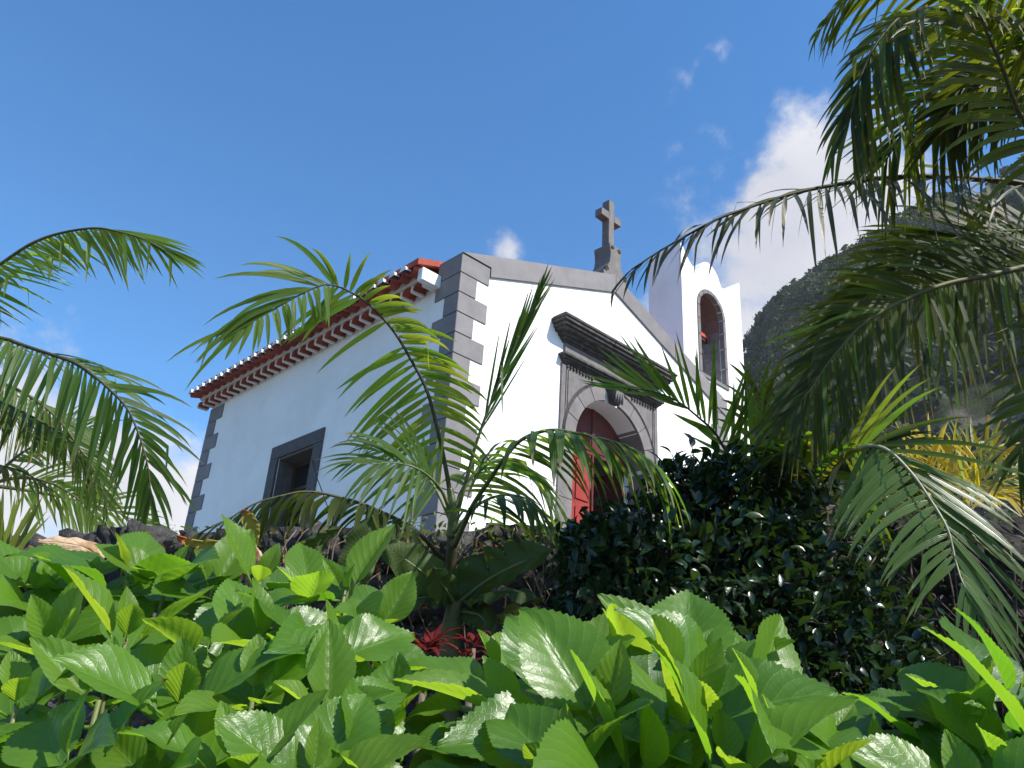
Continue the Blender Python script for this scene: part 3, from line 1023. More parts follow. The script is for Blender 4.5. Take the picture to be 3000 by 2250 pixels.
# outline with opening: cut along a slit below the opening
def tower_poly():
    slit = TC - oa
    out = [(TX0, ZB), (slit, ZB), (slit, ozs)] + oarc[::-1][1:-1] + [(TC + oa, ozs), (TC + oa, oz0), (slit + .0005, oz0), (slit + .0005, ZB), (TX1 + .04, ZB), (TX1 - .02, 8.6), (TX1 - .03, 10.3)] + hp
    return out


tb = MB()
# lower block under the opening, then a U-shaped upper piece
tb.prism_y([(TX0, ZB), (TX1 + .05, ZB), (TX1 + .01, 7.6), (TX1 - .01, oz0), (TX0, oz0)], TY0, TY1)
tb.prism_y([(TX0, oz0), (TC - oa, oz0), (TC - oa, ozs)] + oarc[::-1][1:-1] + [(TC + oa, ozs), (TC + oa, oz0), (TX1 - .01, oz0), (TX1 - .03, 10.3)] + hp, TY0, TY1)
tb.build('tower_wall', M['plaster'], tw)
# stone surround of the opening, block by block
st = 0.10
for sx in (-1, 1):
    zc = oz0
    for h in (.42, .50, .40, .34):
        xa, xb = (TC - oa - st, TC - oa + .004) if sx < 0 else (TC + oa - .004, TC + oa + st)
        MB().box(xa, xb, TY0 - .022, TY0 + .10, zc + .004, zc + h - .004).build('surround_stone', M['portal_stone'], tw, 0.005)
        zc += h
for i in range(7):
    an = np.linspace(math.pi * i / 7 + .012, math.pi * (i + 1) / 7 - .012, 5)
    q = [(TC + (oa - .004) * math.cos(a), ozs + (oa - .004) * math.sin(a)) for a in an] + [(TC + (oa + st) * math.cos(a), ozs + (oa + st) * math.sin(a)) for a in an[::-1]]
    MB().prism_y(q, TY0 - .022, TY0 + .10).build('arch_stone', M['portal_stone'], tw, 0.005)
MB().box(TC - oa - st, TC + oa + st, TY0 - .03, TY0 + .10, oz0 - .09, oz0 - .003).build('sill', M['portal_stone'], tw, 0.006)
# reveal lining: stone courses on both cheeks, brown plaster above
for sx in (-1, 1):
    zc = oz0 + .002
    k = 0
    while zc < 10.35:
        h = .235
        ys = [TY0 + .104, TY0 + .36, TY0 + .62, TY1 - .004] if k % 2 else [TY0 + .104, TY0 + .50, TY1 - .004]
        for ya, yb in zip(ys[:-1], ys[1:]):
            xa, xb = (TC - oa + .001, TC - oa + .018) if sx < 0 else (TC + oa - .018, TC + oa - .001)
            MB().box(xa, xb, ya + .006, yb - .006, zc + .006, zc + h - .006).build('reveal_stone', M['portal_stone'], tw, 0.003)
        zc += h
        k += 1
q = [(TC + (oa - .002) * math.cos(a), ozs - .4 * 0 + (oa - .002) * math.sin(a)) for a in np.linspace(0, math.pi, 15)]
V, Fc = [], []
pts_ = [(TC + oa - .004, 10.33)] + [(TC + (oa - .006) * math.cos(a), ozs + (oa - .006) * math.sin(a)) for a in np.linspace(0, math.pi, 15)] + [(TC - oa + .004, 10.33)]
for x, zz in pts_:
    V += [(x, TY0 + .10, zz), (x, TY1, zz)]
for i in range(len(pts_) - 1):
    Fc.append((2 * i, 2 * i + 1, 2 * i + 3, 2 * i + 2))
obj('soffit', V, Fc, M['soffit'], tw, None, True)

# bell hanging in the opening
bell = empty('bell', (TC, 9.25, 10.0), 'old bronze bell on a red yoke hanging in the white belfry opening', 'bell')
prof = [(0.0, 10.32), (.07, 10.32), (.10, 10.28), (.12, 10.18), (.135, 10.05), (.17, 9.95), (.21, 9.90), (.20, 9.885), (.0, 9.90)]
V, Fc = [], []
for r, zz in prof:
    for k in range(18):
        a = 2 * math.pi * k / 18
        V.append((TC - .05 + r * math.cos(a), 9.25 + r * math.sin(a), zz))
for i in range(len(prof) - 1):
    for k in range(18):
        Fc.append((i * 18 + k, i * 18 + (k + 1) % 18, (i + 1) * 18 + (k + 1) % 18, (i + 1) * 18 + k))
obj('bell_body', V, Fc, M['bronze'], bell, None, True)
b = MB().box(TC - oa + .02, TC + oa - .02, 9.18, 9.32, 10.42, 10.52)
b.box(TC - .15, TC + .05, 9.17, 9.33, 10.52, 10.72)
b.build('yoke', M['yoke'], bell, 0.01)
MB().box(TC - oa + .02, TC - oa + .17, 9.02, 9.12, 9.86, 10.18).build('counterweight', M['yoke'], bell, 0.012)
MB().box(TC - oa + .02, TC + oa - .02, 9.20, 9.28, 10.33, 10.40).build('crossbar', M['window_wood'], bell, 0.006)

# ================================================================== GARDEN WALL
gw = empty('stone_wall', wp(WD, -1, 0), 'rough dark volcanic stone garden wall below the white chapel', 'wall')
core = MB()
V = [wp(WD + .07, -8, 0.002), wp(WD + .07, 5, 0.002), wp(WD + .43, 5, 0.002), wp(WD + .43, -8, 0.002)]
V += [Vector((v.x, v.y, WTOP - .14)) for v in V]
obj('wall_core', V, [(0, 1, 5, 4), (1, 2, 6, 5), (2, 3, 7, 6), (3, 0, 4, 7), (4, 5, 6, 7)], M['wall_core'], gw)
stones = []
for k in range(10):
    bm = bmesh.new()
    bmesh.ops.create_cube(bm, size=1.0)
    bmesh.ops.subdivide_edges(bm, edges=bm.edges[:], cuts=3, use_grid_fill=True)
    off = Vector((k * 7.3, k * 3.1, 1))
    for v in bm.verts:
        c = v.co.copy()
        n_ = c.normalized()
        v.co = c * 0.80 + n_ * 0.14
        v.co += n_ * fbm(c * 2.3 + off, 5) * 0.20
    me = bpy.data.meshes.new('stone')
    bm.to_mesh(me)
    bm.free()
    me.materials.append(M['lava'])
    me.polygons.foreach_set('use_smooth', [True] * len(me.polygons))
    stones.append(me)
z, rr_, cnt = WTOP, 0, 0
loV, loF = [], []
while z > 0.2:
    h = rng.uniform(.13, .20)
    t = -6.2
    while t < 2.9:
        w = rng.uniform(.17, .40)
        hh = h * rng.uniform(.9, 1.1)
        dz = rng.uniform(-.025, .02) if rr_ == 0 else 0
        c = wp(WD + .20 + rng.uniform(-.03, .03), t + w / 2, z - h / 2 + dz)
        mtx = Matrix.Translation(c) @ Matrix(((WT.x, WN.x, 0), (WT.y, WN.y, 0), (0, 0, 1))).to_4x4() @ Matrix.Rotation(rng.uniform(-.10, .10), 4, 'Y') @ Matrix.Diagonal((w * 1.12, .46, hh * 1.18, 1))
        me = stones[rng.integers(10)]
        if cnt < 292 and rr_ < 8:
            put('stone', me, gw, mtx)
            cnt += 1
        else:
            k0 = len(loV)
            loV += [mtx @ v.co for v in me.vertices]
            loF += [tuple(i_ + k0 for i_ in p_.vertices) for p_ in me.polygons]
        t += w
    z -= h
    rr_ += 1
tag(obj('stone', loV, loF, M['lava'], gw, None, True), kind='stuff')

# ================================================================== PALMS
def fr_ctrl(pts):
    return [P(*p) for p in pts]


def lerp_tab(tab, t):
    xs, ys = zip(*tab)
    return float(np.interp(t, xs, ys))


def leaflet_geo(p0, d0, wdir, L, W, droop, segs=7, twist=0.0, kink=None, fold=0.22):
    """V-folded blade; returns verts, faces, uv"""
    d = d0.normalized()
    w = (wdir - d * wdir.dot(d)).normalized()
    p = p0.copy()
    V, Fc, UV = [], [], []
    st = L / segs
    for i in range(segs + 1):
        s = i / segs
        prof = min(1.0, 0.30 + s * 4.0) * (1 - s ** 2.4) ** 0.85 if s < 1 else 0.0
        hw = W * .5 * max(prof, 0.02)
        nrm = d.cross(w)
        V += [p - w * hw + nrm * hw * fold, p, p + w * hw + nrm * hw * fold]
        UV += [(s, 0.0), (s, 0.5), (s, 1.0)]
        if i < segs:
            nd_ = d + Vector((0, 0, -1)) * (droop * st / L * (0.4 + 2.4 * s))
            if kink is not None and i == kink[0]:
                nd_ = nd_ * 0.35 + Vector((0, 0, -1)) * kink[1]
            d = nd_.normalized()
            w = (w - d * w.dot(d)).normalized()
            if twist:
                w = (Quaternion(d, twist / segs) @ w)
            p = p + d * st
    for i in range(segs):
        a = i * 3
        Fc += [(a, a + 1, a + 4, a + 3), (a + 1, a + 2, a + 5, a + 4)]
    return V, Fc, UV


def frond(palm, ctrl, n, Ltab, W, ang, N, droop, lift=0.0, mat='palm', rmat='stem_green', r0=0.022, t0=0.12, singles=True, sides=(1, 1), jit=0.11, kinks=0.035, label=None, tmax=1.0, twist=0.3, segs=7, avar=5.5, lvar=.13, alt=None, altp=.06, tpow=1.0, skips=()):
    """midrib tube plus leaflets in two ranks (first = right-hand rank looking from base to tip with N up).
    Ltab, ang, droop, lift: one value / table for both ranks, or a pair [first, second]. ang: table of degrees from the midrib.
    N: the side the frond faces, or a pair (at base, at tip)."""
    def both(x):
        return x if isinstance(x, list) else [x, x]
    Lt = Ltab if isinstance(Ltab[0], list) else [Ltab, Ltab]
    an, dr, li = both(ang), both(droop), both(lift)
    an = [((0, a_[0]), (1, a_[1])) if not isinstance(a_[0], tuple) else a_ for a_ in an]
    pts = catmull(ctrl, 48)
    V, Fc = tube(pts, [r0 * (1 - .82 * (i / 47) ** .8) for i in range(48)], 6)
    fo = obj('frond', V, Fc, M[rmat], palm, None, True)
    if label: fo['label'] = label
    bV, bF, bU = [], [], []
    N0, N1 = N if isinstance(N, tuple) else (N, N)
    for k in range(n):
        u = (k / (n - 1)) ** tpow
        t = t0 + (tmax - t0) * u
        for r_, sg in ((0, 1), (1, -1)):
            if sides[r_] < 1 and rng.random() > sides[r_]:
                continue
            if rng.random() < .03 or any(a_ < u < b_ and r_ == q_ and rng.random() < p_ for a_, b_, q_, p_ in skips):
                continue
            f = min(46.99, max(0, (t + (rng.random() - .5) * .006) * 47))
            i = min(int(f), 46)
            p = pts[i].lerp(pts[i + 1], f - i)
            T = (pts[min(i + 2, 47)] - pts[max(i - 1, 0)]).normalized()
            Nn = Vector(N0).lerp(Vector(N1), u)
            S = T.cross(Nn)
            if S.length < .05: S = T.orthogonal()
            S.normalize()
            Nn = S.cross(T).normalized()
            a = rad(lerp_tab(an[r_], u) + rng.normal() * avar)
            d0 = T * math.cos(a) + S * sg * math.sin(a) + Nn * (li[r_] * (1 - .85 * u ** 2.5) + rng.normal() * jit)
            L = lerp_tab(Lt[r_], u) * rng.uniform(1 - lvar * 1.3, 1 + lvar)
            wd = Nn.cross(d0)
            kk = None
            if kinks and rng.random() < kinks:
                kk = (int(rng.integers(2, 5)), rng.uniform(.6, 1.6))
            v, f_, uvv = leaflet_geo(p + Vector(rng.normal(size=3)) * .002, d0, wd, L, W * rng.uniform(.85, 1.12) * (0.75 + .25 * math.sin(math.pi * min(1, u * 1.1 + .05))),
                                     dr[r_] * rng.uniform(.75, 1.25), segs, twist * rng.normal(), kk)
            if singles:
                obj('leaflet', v, f_, M[alt if alt and rng.random() < altp else mat], fo, uvv, True)  # alt: scattered brighter leaflets, backlit spots put into their colour
            else:
                q = len(bV)
                bV += v; bU += uvv
                bF += [tuple(ii + q for ii in ff) for ff in f_]
    if bV:
        o_ = obj('leaflet', bV, bF, M[mat], fo, bU, True)
        tag(o_, kind='stuff')
    return fo


def trunk(palm, pts, r0, r1, mat='trunk', name='trunk'):
    q = catmull(pts, 24)
    V, Fc = tube(q, [(r0 + (r1 - r0) * i / 23) * (1 + .05 * (i % 3 == 0)) for i in range(24)], 10)
    return obj(name, V, Fc, M[mat], palm, None, True)


UPV = Vector((0, 0, 1))
TOCAM = -FW
PALMS = 'feather palms around the chapel garden'
# ---- young palm in the middle
base = P(1322, 1900, 3.9)
cpalm = empty('palm_tree', (base.x, base.y, 0), 'slender young palm in the middle, its raised frond crossing the chapel corner', 'palm tree', PALMS)
trunk(cpalm, [(base.x, base.y, 0), P(1322, 1890, 3.9), P(1318, 1760, 3.9), P(1322, 1640, 3.9), P(1326, 1560, 3.9)], .042, .026, 'stem_dark')
trunk(cpalm, [P(1326, 1570, 3.9), P(1327, 1500, 3.9), P(1318, 1430, 3.92)], .030, .016, 'stem_green', 'crownshaft')
d = 3.95
F1 = [(1326, 1520, 3.9), (1314, 1417, 3.92), (1289, 1289, 3.95), (1253, 1151, d), (1207, 1059, d), (1150, 966, d), (1079, 890, d), (1033, 859, 3.93), (980, 836, 3.9), (935, 838, 3.85), (859, 874, 3.78), (787, 915, 3.72), (715, 956, 3.66)]
frond(cpalm, fr_ctrl(F1), 50, [[(0, .32), (.3, .36), (.48, .27), (.58, .18), (.66, .22), (.70, .42), (.8, .47), (1, .36)], [(0, .36), (.3, .46), (.62, .46), (.68, .26), (.75, .19), (.9, .17), (1, .2)]], .031,
      [((0, 118), (.45, 122), (.56, 112), (.64, 84), (.69, 40), (.75, 24), (1, 4)), ((0, 112), (.3, 98), (.5, 70), (.63, 56), (.7, 72), (.9, 62), (1, 25))], TOCAM, [.55, .34], 0.0, 'palm_bright', 'stem_dark', .014, .16, label='raised front frond bent over at the tip', tpow=.82, skips=((.36, .62, 1, .5), (.0, .2, 0, .3)))
F2 = [(1330, 1600, 3.86), (1384, 1484, 3.75), (1434, 1407, 3.65), (1480, 1340, 3.55), (1533, 1285, 3.45), (1610, 1260, 3.38), (1678, 1267, 3.32), (1746, 1281, 3.28), (1814, 1299, 3.24), (1868, 1326, 3.2), (1927, 1375, 3.16), (1945, 1412, 3.14)]
frond(cpalm, fr_ctrl(F2), 27, [(0, .36), (.3, .40), (.6, .38), (.85, .32), (1, .26)], .038, (66, 30), UPV, .9, -.45, 'palm', 'stem_green', .016, .34)
F3 = [(1335, 1520, 3.92), (1368, 1400, 3.92), (1400, 1285, 3.92), (1450, 1150, 3.93), (1510, 1010, 3.94), (1550, 925, 3.95), (1582, 850, 3.95)]
frond(cpalm, fr_ctrl(F3), 15, [(0, .46), (.5, .36), (1, .14)], .015, (9, 5), TOCAM, -0.03, 0.0, 'palm', 'stem_green', .013, .38, jit=.012, avar=2, label='upright half-opened spear frond', twist=.1)
F4 = [(1322, 1510, 3.9), (1295, 1440, 3.86), (1255, 1395, 3.8), (1210, 1368, 3.72), (1150, 1355, 3.65), (1100, 1360, 3.6)]
frond(cpalm, fr_ctrl(F4), 14, [(0, .34), (.5, .38), (1, .26)], .025, [((0, 50), (1, 20)), ((0, 80), (1, 30))], TOCAM + UPV * .6, 0.55, 0.0, 'palm', 'stem_green', .011, .30)
F4b = [(1322, 1530, 3.9), (1280, 1440, 3.98), (1240, 1385, 4.05), (1190, 1345, 4.1), (1130, 1325, 4.12), (1090, 1320, 4.14)]
frond(cpalm, fr_ctrl(F4b), 12, [(0, .32), (.5, .36), (1, .24)], .024, [((0, 45), (1, 16)), ((0, 85), (1, 30))], TOCAM + UPV * .6, 0.6, 0.0, 'palm', 'stem_green', .011, .32)
F5 = [(1326, 1520, 3.92), (1360, 1430, 4.0), (1410, 1370, 4.05), (1470, 1345, 4.1), (1530, 1360, 4.12), (1580, 1400, 4.12), (1610, 1450, 4.1)]
frond(cpalm, fr_ctrl(F5), 22, [(0, .38), (.5, .42), (1, .28)], .030, (62, 28), UPV + TOCAM * .5, 0.6, -.2, 'palm_bright', 'stem_green', .013, .2)
F6 = [(1300, 1640, 3.85), (1220, 1555, 3.75), (1150, 1515, 3.66), (1054, 1474, 3.55), (975, 1452, 3.48), (927, 1442, 3.44), (880, 1441, 3.4), (832, 1451, 3.36), (769, 1467, 3.3), (721, 1489, 3.26), (674, 1518, 3.22), (626, 1540, 3.18), (579, 1568, 3.14)]
frond(cpalm, fr_ctrl(F6), 34, [(0, .22), (.4, .27), (.7, .25), (1, .20)], .034, (60, 28), UPV, .9, -.55, 'palm_olive', 'stem_dark', .012, .16, label='low frond arching left along the wall')

F8 = [(1330, 1560, 3.88), (1400, 1480, 3.8), (1480, 1450, 3.7), (1560, 1470, 3.62), (1620, 1540, 3.55)]
frond(cpalm, fr_ctrl(F8), 18, [(0, .34), (.5, .36), (1, .26)], .030, (60, 26), UPV, .6, -.4, 'palm', 'stem_green', .011, .2)
# ---- palm behind the dark shrub, upright fan of leaflets
base = P(2330, 1900, 4.0)
bpalm = empty('palm_tree', (base.x, base.y, 0), 'palm rising behind the dark camellia, one frond spread like a fan across the portal', 'palm tree', PALMS)
trunk(bpalm, [(base.x, base.y, 0), (base.x, base.y, .9), P(2340, 1560, 4.0), P(2330, 1450, 4.0)], .09, .06)
FB = [(2330, 1450, 4.0), (2295, 1410, 3.98), (2230, 1378, 3.95), (2143, 1339, 3.9), (2093, 1266, 3.88), (2045, 1222, 3.86), (1998, 1184, 3.84), (1950, 1159, 3.82), (1895, 1143, 3.8), (1840, 1139, 3.78)]
frond(bpalm, fr_ctrl(FB), 36, [[(0, .42), (.3, .44), (.6, .40), (.85, .34), (1, .26)], [(0, .2), (1, .24)]], .022, [((0, 66), (.25, 62), (.5, 46), (.8, 22), (1, 6)), ((0, 30), (.7, 24), (1, 12))], TOCAM, -.08, 0.0, 'palm', 'stem_dark', .013, .10, sides=(1, .35), jit=.08, label='fan-like frond in front of the portal', twist=.12)
for (pts, nn, L, mt_) in (
        ([(2335, 1450, 4.0), (2350, 1330, 4.0), (2375, 1200, 4.02), (2420, 1110, 4.05)], 12, .34, 'palm_dark'),
        ([(2335, 1450, 4.0), (2420, 1370, 3.9), (2530, 1340, 3.8), (2620, 1370, 3.72)], 14, .40, 'palm_dark'),
        ([(2330, 1450, 4.0), (2400, 1420, 4.1), (2520, 1420, 4.2), (2640, 1470, 4.25)], 14, .42, 'palm_dark'),
        ([(2330, 1450, 4.0), (2260, 1340, 4.05), (2235, 1240, 4.08), (2225, 1160, 4.1)], 10, .34, 'palm_dark')):
    frond(bpalm, fr_ctrl(pts), nn, [(0, L), (.5, L), (1, L * .7)], .034, (42, 18), TOCAM + Vector((0, 0, .4)), 0.45, 0.0, mt_, 'stem_green', .013, .2)

# ---- palm with the big silvery frond at lower right
base = P(2420, 2050, 3.5)
spalm = empty('palm_tree', (base.x, base.y, 0), 'palm with one big silvery frond drooping over the dark shrub at lower right', 'palm tree', PALMS)
trunk(spalm, [(base.x, base.y, 0), P(2420, 1900, 3.5), P(2410, 1650, 3.5), P(2415, 1480, 3.5)], .07, .05)
FS = [(2415, 1480, 3.5), (2450, 1370, 3.42), (2520, 1312, 3.34), (2592, 1314, 3.26), (2665, 1380, 3.18), (2723, 1460, 3.1), (2776, 1550, 3.02), (2799, 1640, 2.96), (2822, 1710, 2.9), (2866, 1775, 2.86)]
frond(spalm, fr_ctrl(FS), 32, [[(0, .44), (.25, .44), (.55, .40), (.8, .32), (1, .20)], [(0, .44), (.3, .50), (.6, .46), (.85, .36), (1, .22)]], .031, [((0, 112), (.15, 100), (.35, 80), (.7, 66), (1, 30)), ((0, 24), (.3, 26), (.7, 30), (1, 14))], TOCAM + Vector((0, 0, .35)), [.40, .30], 0.0, 'palm_gloss', 'stem_pale', .012, .22, jit=.05, label='big silvery drooping frond', twist=.1)
FS2 = [(2415, 1480, 3.5), (2370, 1380, 3.5), (2330, 1330, 3.5), (2280, 1330, 3.5), (2230, 1370, 3.48)]
frond(spalm, fr_ctrl(FS2), 12, [(0, .36), (1, .3)], .034, (55, 25), UPV, 0.7, 0.0, 'palm_dark', 'stem_green', .012, .2)

# ---- two big palms at the right, crowns outside the picture
cr = P(3300, 520, 3.75)
upalm = empty('palm_tree', (cr.x + .2, cr.y - .1, 0), 'tall palm whose dark high fronds hang in from the upper right corner', 'palm tree', PALMS)
trunk(upalm, [(cr.x + .2, cr.y - .1, 0), (cr.x + .15, cr.y - .1, 1.5), (cr.x + .05, cr.y, cr.z - .5), cr], .14, .10)
D1 = [(3300, 520, 3.75), (3200, 260, 3.7), (3080, 120, 3.65), (2960, 72, 3.6), (2860, 50, 3.56), (2800, 32, 3.54), (2743, 25, 3.52), (2680, 32, 3.5), (2642, 47, 3.48), (2600, 85, 3.45), (2563, 136, 3.42), (2534, 190, 3.4), (2512, 253, 3.38), (2500, 300, 3.36), (2490, 345, 3.34)]
frond(upalm, fr_ctrl(D1), 92, [[(0, .30), (.5, .26), (.75, .20), (.88, .30), (1, .36)], [(0, .50), (.3, .58), (.6, .62), (.85, .55), (1, .42)]], .029, [((0, 62), (.6, 50), (.85, 25), (1, 12)), ((0, 62), (.5, 58), (.75, 30), (1, 10))], (UPV, UPV + TOCAM * .8), [.5, .75], [.15, -.35], 'palm_dark', 'stem_olive', .024, .2, label='high frond arching over at the top', alt='palm_bright', altp=.2)
D2 = [(3300, 520, 3.75), (3180, 300, 3.95), (3040, 170, 4.05), (2920, 130, 4.1), (2860, 140, 4.12), (2806, 174, 4.14), (2759, 237, 4.16), (2695, 300, 4.18), (2654, 357, 4.2), (2632, 411, 4.2), (2595, 470, 4.2)]
frond(upalm, fr_ctrl(D2), 60, [[(0, .46), (.5, .48), (1, .36)], [(0, .56), (.5, .62), (.8, .58), (1, .44)]], .029, [((0, 58), (.6, 50), (1, 20)), ((0, 62), (.6, 52), (1, 20))], TOCAM + UPV * .4, [.25, .6], 0.0, 'palm_dark', 'stem_olive', .022, .25, alt='palm_bright', altp=.2)
D6 = [(3300, 520, 3.75), (3100, 480, 3.5), (2996, 350, 3.4), (2933, 190, 3.32), (2885, 80, 3.28), (2850, -30, 3.25), (2800, -140, 3.22)]
frond(upalm, fr_ctrl(D6), 34, [(0, .45), (.5, .55), (1, .45)], .034, (60, 34), TOCAM, .7, 0.0, 'palm_dark', 'stem_olive', .022, .22, singles=False)
D6b = [(3300, 520, 3.75), (3150, 330, 3.8), (3030, 190, 3.8), (2940, 80, 3.8), (2880, -10, 3.8), (2760, -70, 3.8), (2600, -60, 3.78), (2480, 0, 3.76), (2400, 90, 3.74)]
frond(upalm, fr_ctrl(D6b), 40, [(0, .5), (.5, .55), (.8, .36), (1, .15)], .034, (60, 26), UPV, .7, -.4, 'palm_dark', 'stem_olive', .020, .3, singles=False)

D8 = [(3300, 520, 3.75), (3180, 330, 3.85), (3080, 250, 3.9), (2980, 225, 3.92), (2880, 250, 3.94), (2800, 310, 3.95), (2750, 390, 3.95)]
frond(upalm, fr_ctrl(D8), 56, [[(0, .4), (.5, .36), (1, .3)], [(0, .50), (.5, .56), (1, .44)]], .028, [((0, 60), (.6, 44), (1, 14)), ((0, 66), (.6, 56), (1, 16))], TOCAM + UPV * .5, [.4, .7], 0.0, 'palm_dark', 'stem_olive', .018, .28, singles=False)
cr2 = P(3330, 760, 4.1)
lpalm = empty('palm_tree', (cr2.x + .25, cr2.y - .1, 0), 'palm reaching in at right with long fronds hanging like curtains before the mountain', 'palm tree', PALMS)
trunk(lpalm, [(cr2.x + .25, cr2.y - .1, 0), (cr2.x + .2, cr2.y - .1, 1.2), (cr2.x + .05, cr2.y, cr2.z - .5), cr2], .14, .10)
D3 = [(3330, 760, 4.1), (3180, 600, 4.15), (3000, 540, 4.2), (2838, 523, 4.22), (2711, 516, 4.22), (2616, 520, 4.22), (2521, 530, 4.2), (2385, 553, 4.15), (2275, 581, 4.1), (2180, 613, 4.05), (2104, 641, 4.0), (2021, 685, 3.95), (1927, 739, 3.9), (1850, 790, 3.86)]
frond(lpalm, fr_ctrl(D3), 50, [[(0, .40), (.35, .42), (.55, .34), (.7, .28), (.85, .24), (1, .28)], [(0, .52), (.35, .58), (.62, .50), (.8, .30), (1, .28)]], .028, [((0, 60), (.55, 40), (.75, 14), (1, 4)), ((0, 66), (.55, 60), (.72, 26), (1, 5))], UPV + TOCAM * .5, [.55, .7], [0.05, -.40], 'palm_dry', 'stem_dark', .022, .2, kinks=.28, sides=(.85, .9), label='long ragged frond reaching left to the belfry', jit=.16, avar=12, lvar=.30, twist=.8)
D4 = [(3330, 760, 4.1), (3160, 745, 4.0), (3000, 783, 3.9), (2887, 808, 3.82), (2779, 830, 3.76), (2688, 862, 3.7), (2598, 905, 3.65), (2525, 952, 3.6), (2471, 1010, 3.56), (2417, 1075, 3.52), (2374, 1141, 3.48), (2330, 1190, 3.45)]
frond(lpalm, fr_ctrl(D4), 104, [[(0, .44), (.5, .50), (.8, .46), (1, .34)], [(0, .52), (.4, .60), (.7, .54), (1, .36)]], .024, [((0, 48), (.5, 34), (1, 14)), ((0, 72), (.5, 60), (.8, 42), (1, 16))], TOCAM + UPV * .35, [.30, .5], 0.0, 'palm_olive', 'stem_olive', .024, .2, label='low dark frond curving down in front of the mountain', alt='palm_bright', altp=.14)
D7 = [(3330, 760, 4.1), (3100, 690, 4.2), (2930, 680, 4.25), (2800, 700, 4.28), (2700, 745, 4.3), (2620, 800, 4.3), (2540, 870, 4.3), (2460, 940, 4.3)]
frond(lpalm, fr_ctrl(D7), 60, [[(0, .44), (.5, .48), (1, .36)], [(0, .52), (.5, .58), (1, .40)]], .032, [((0, 48), (1, 16)), ((0, 70), (.6, 52), (1, 18))], TOCAM + UPV * .5, [.35, .6], 0.0, 'palm_dark', 'stem_olive', .022, .25, singles=False)
D5 = [(3330, 760, 4.1), (3260, 820, 3.9), (3180, 930, 3.75), (3100, 1080, 3.65), (3030, 1220, 3.58), (2985, 1330, 3.52)]
frond(lpalm, fr_ctrl(D5), 34, [(0, .40), (.5, .46), (1, .32)], .026, [((0, 62), (1, 24)), ((0, 40), (1, 20))], TOCAM + UPV * .3, .3, 0.0, 'palm_olive', 'stem_olive', .02, .25, singles=False, label='yellowing frond hanging at the right edge')

# ---- palm at the left, behind the wall
DL = 7.6
cl = P(-520, 1080, DL + .3)
epalm = empty('palm_tree', (cl.x, cl.y, 2.4), 'palm beyond the garden wall at left, fronds drooping beside the chapel', 'palm tree', PALMS)
trunk(epalm, [(cl.x, cl.y, 2.4), (cl.x, cl.y, 3.5), (cl.x + .05, cl.y, cl.z - .5), cl], .16, .11)
E1 = [(-520, 1080, DL + .3), (-300, 960, DL + .2), (-120, 855, DL), (0, 775, DL), (90, 715, DL), (173, 684, DL), (277, 668, DL - .1), (350, 680, DL - .2), (420, 700, DL - .3), (485, 735, DL - .35)]
frond(epalm, fr_ctrl(E1), 84, [(0, .56), (.5, .60), (.75, .58), (.9, .52), (1, .45)], .044, ((0, 58), (.6, 46), (.85, 24), (1, 5)), (UPV, UPV * .5 + TOCAM), .15, -.9, 'palm_bright', 'stem_olive', .035, .22, kinks=.08, avar=8, lvar=.2, label='uppermost frond against the blue sky')
E2 = [(-520, 1080, DL + .3), (-300, 1020, DL), (-120, 990, DL - .2), (0, 990, DL - .3), (72, 1013, DL - .35), (145, 1037, DL - .4), (217, 1062, DL - .45), (271, 1098, DL - .5), (325, 1145, DL - .55), (372, 1196, DL - .6), (405, 1268, DL - .65), (427, 1340, DL - .7), (438, 1402, DL - .72), (441, 1460, DL - .74)]
frond(epalm, fr_ctrl(E2), 66, [[(0, .66), (.4, .74), (.7, .80), (.9, .66), (1, .45)], [(0, .5), (.4, .55), (.7, .66), (.9, .6), (1, .45)]], .052, [((0, 66), (.5, 66), (.75, 50), (1, 14)), ((0, 62), (.5, 58), (.75, 42), (1, 14))], (UPV, UPV * .25 + TOCAM), .40, [-.55, -.45], 'palm', 'stem_dark', .035, .22, kinks=.12, label='drooping frond whose tip hangs down to the wall', avar=7, lvar=.18)
E3 = [(-520, 1080, DL + .3), (-300, 1120, DL + .1), (-120, 1150, DL), (0, 1180, DL - .1), (72, 1210, DL - .15), (145, 1250, DL - .2), (202, 1286, DL - .25), (250, 1335, DL - .3), (285, 1395, DL - .35), (305, 1450, DL - .4)]
frond(epalm, fr_ctrl(E3), 60, [(0, .58), (.5, .64), (1, .40)], .044, (62, 26), UPV, .6, -.5, 'palm_olive', 'stem_olive', .032, .25, kinks=.1, singles=False)
E3b = [(-520, 1080, DL + .3), (-350, 1200, DL + .1), (-200, 1300, DL), (-60, 1350, DL - .1), (60, 1380, DL - .2), (160, 1440, DL - .3)]
frond(epalm, fr_ctrl(E3b), 30, [(0, .5), (.5, .55), (1, .35)], .056, (60, 26), UPV, .6, -.4, 'palm_olive', 'stem_olive', .03, .25, singles=False)
E2b = [(-520, 1080, DL + .3), (-330, 1090, DL + .5), (-150, 1095, DL + .5), (0, 1120, DL + .4), (100, 1170, DL + .3), (180, 1240, DL + .2), (240, 1330, DL + .1), (280, 1430, DL)]
frond(epalm, fr_ctrl(E2b), 56, [(0, .60), (.5, .66), (1, .45)], .042, (60, 22), (UPV, UPV * .3 + TOCAM), .4, -.6, 'palm', 'stem_olive', .03, .25, singles=False)
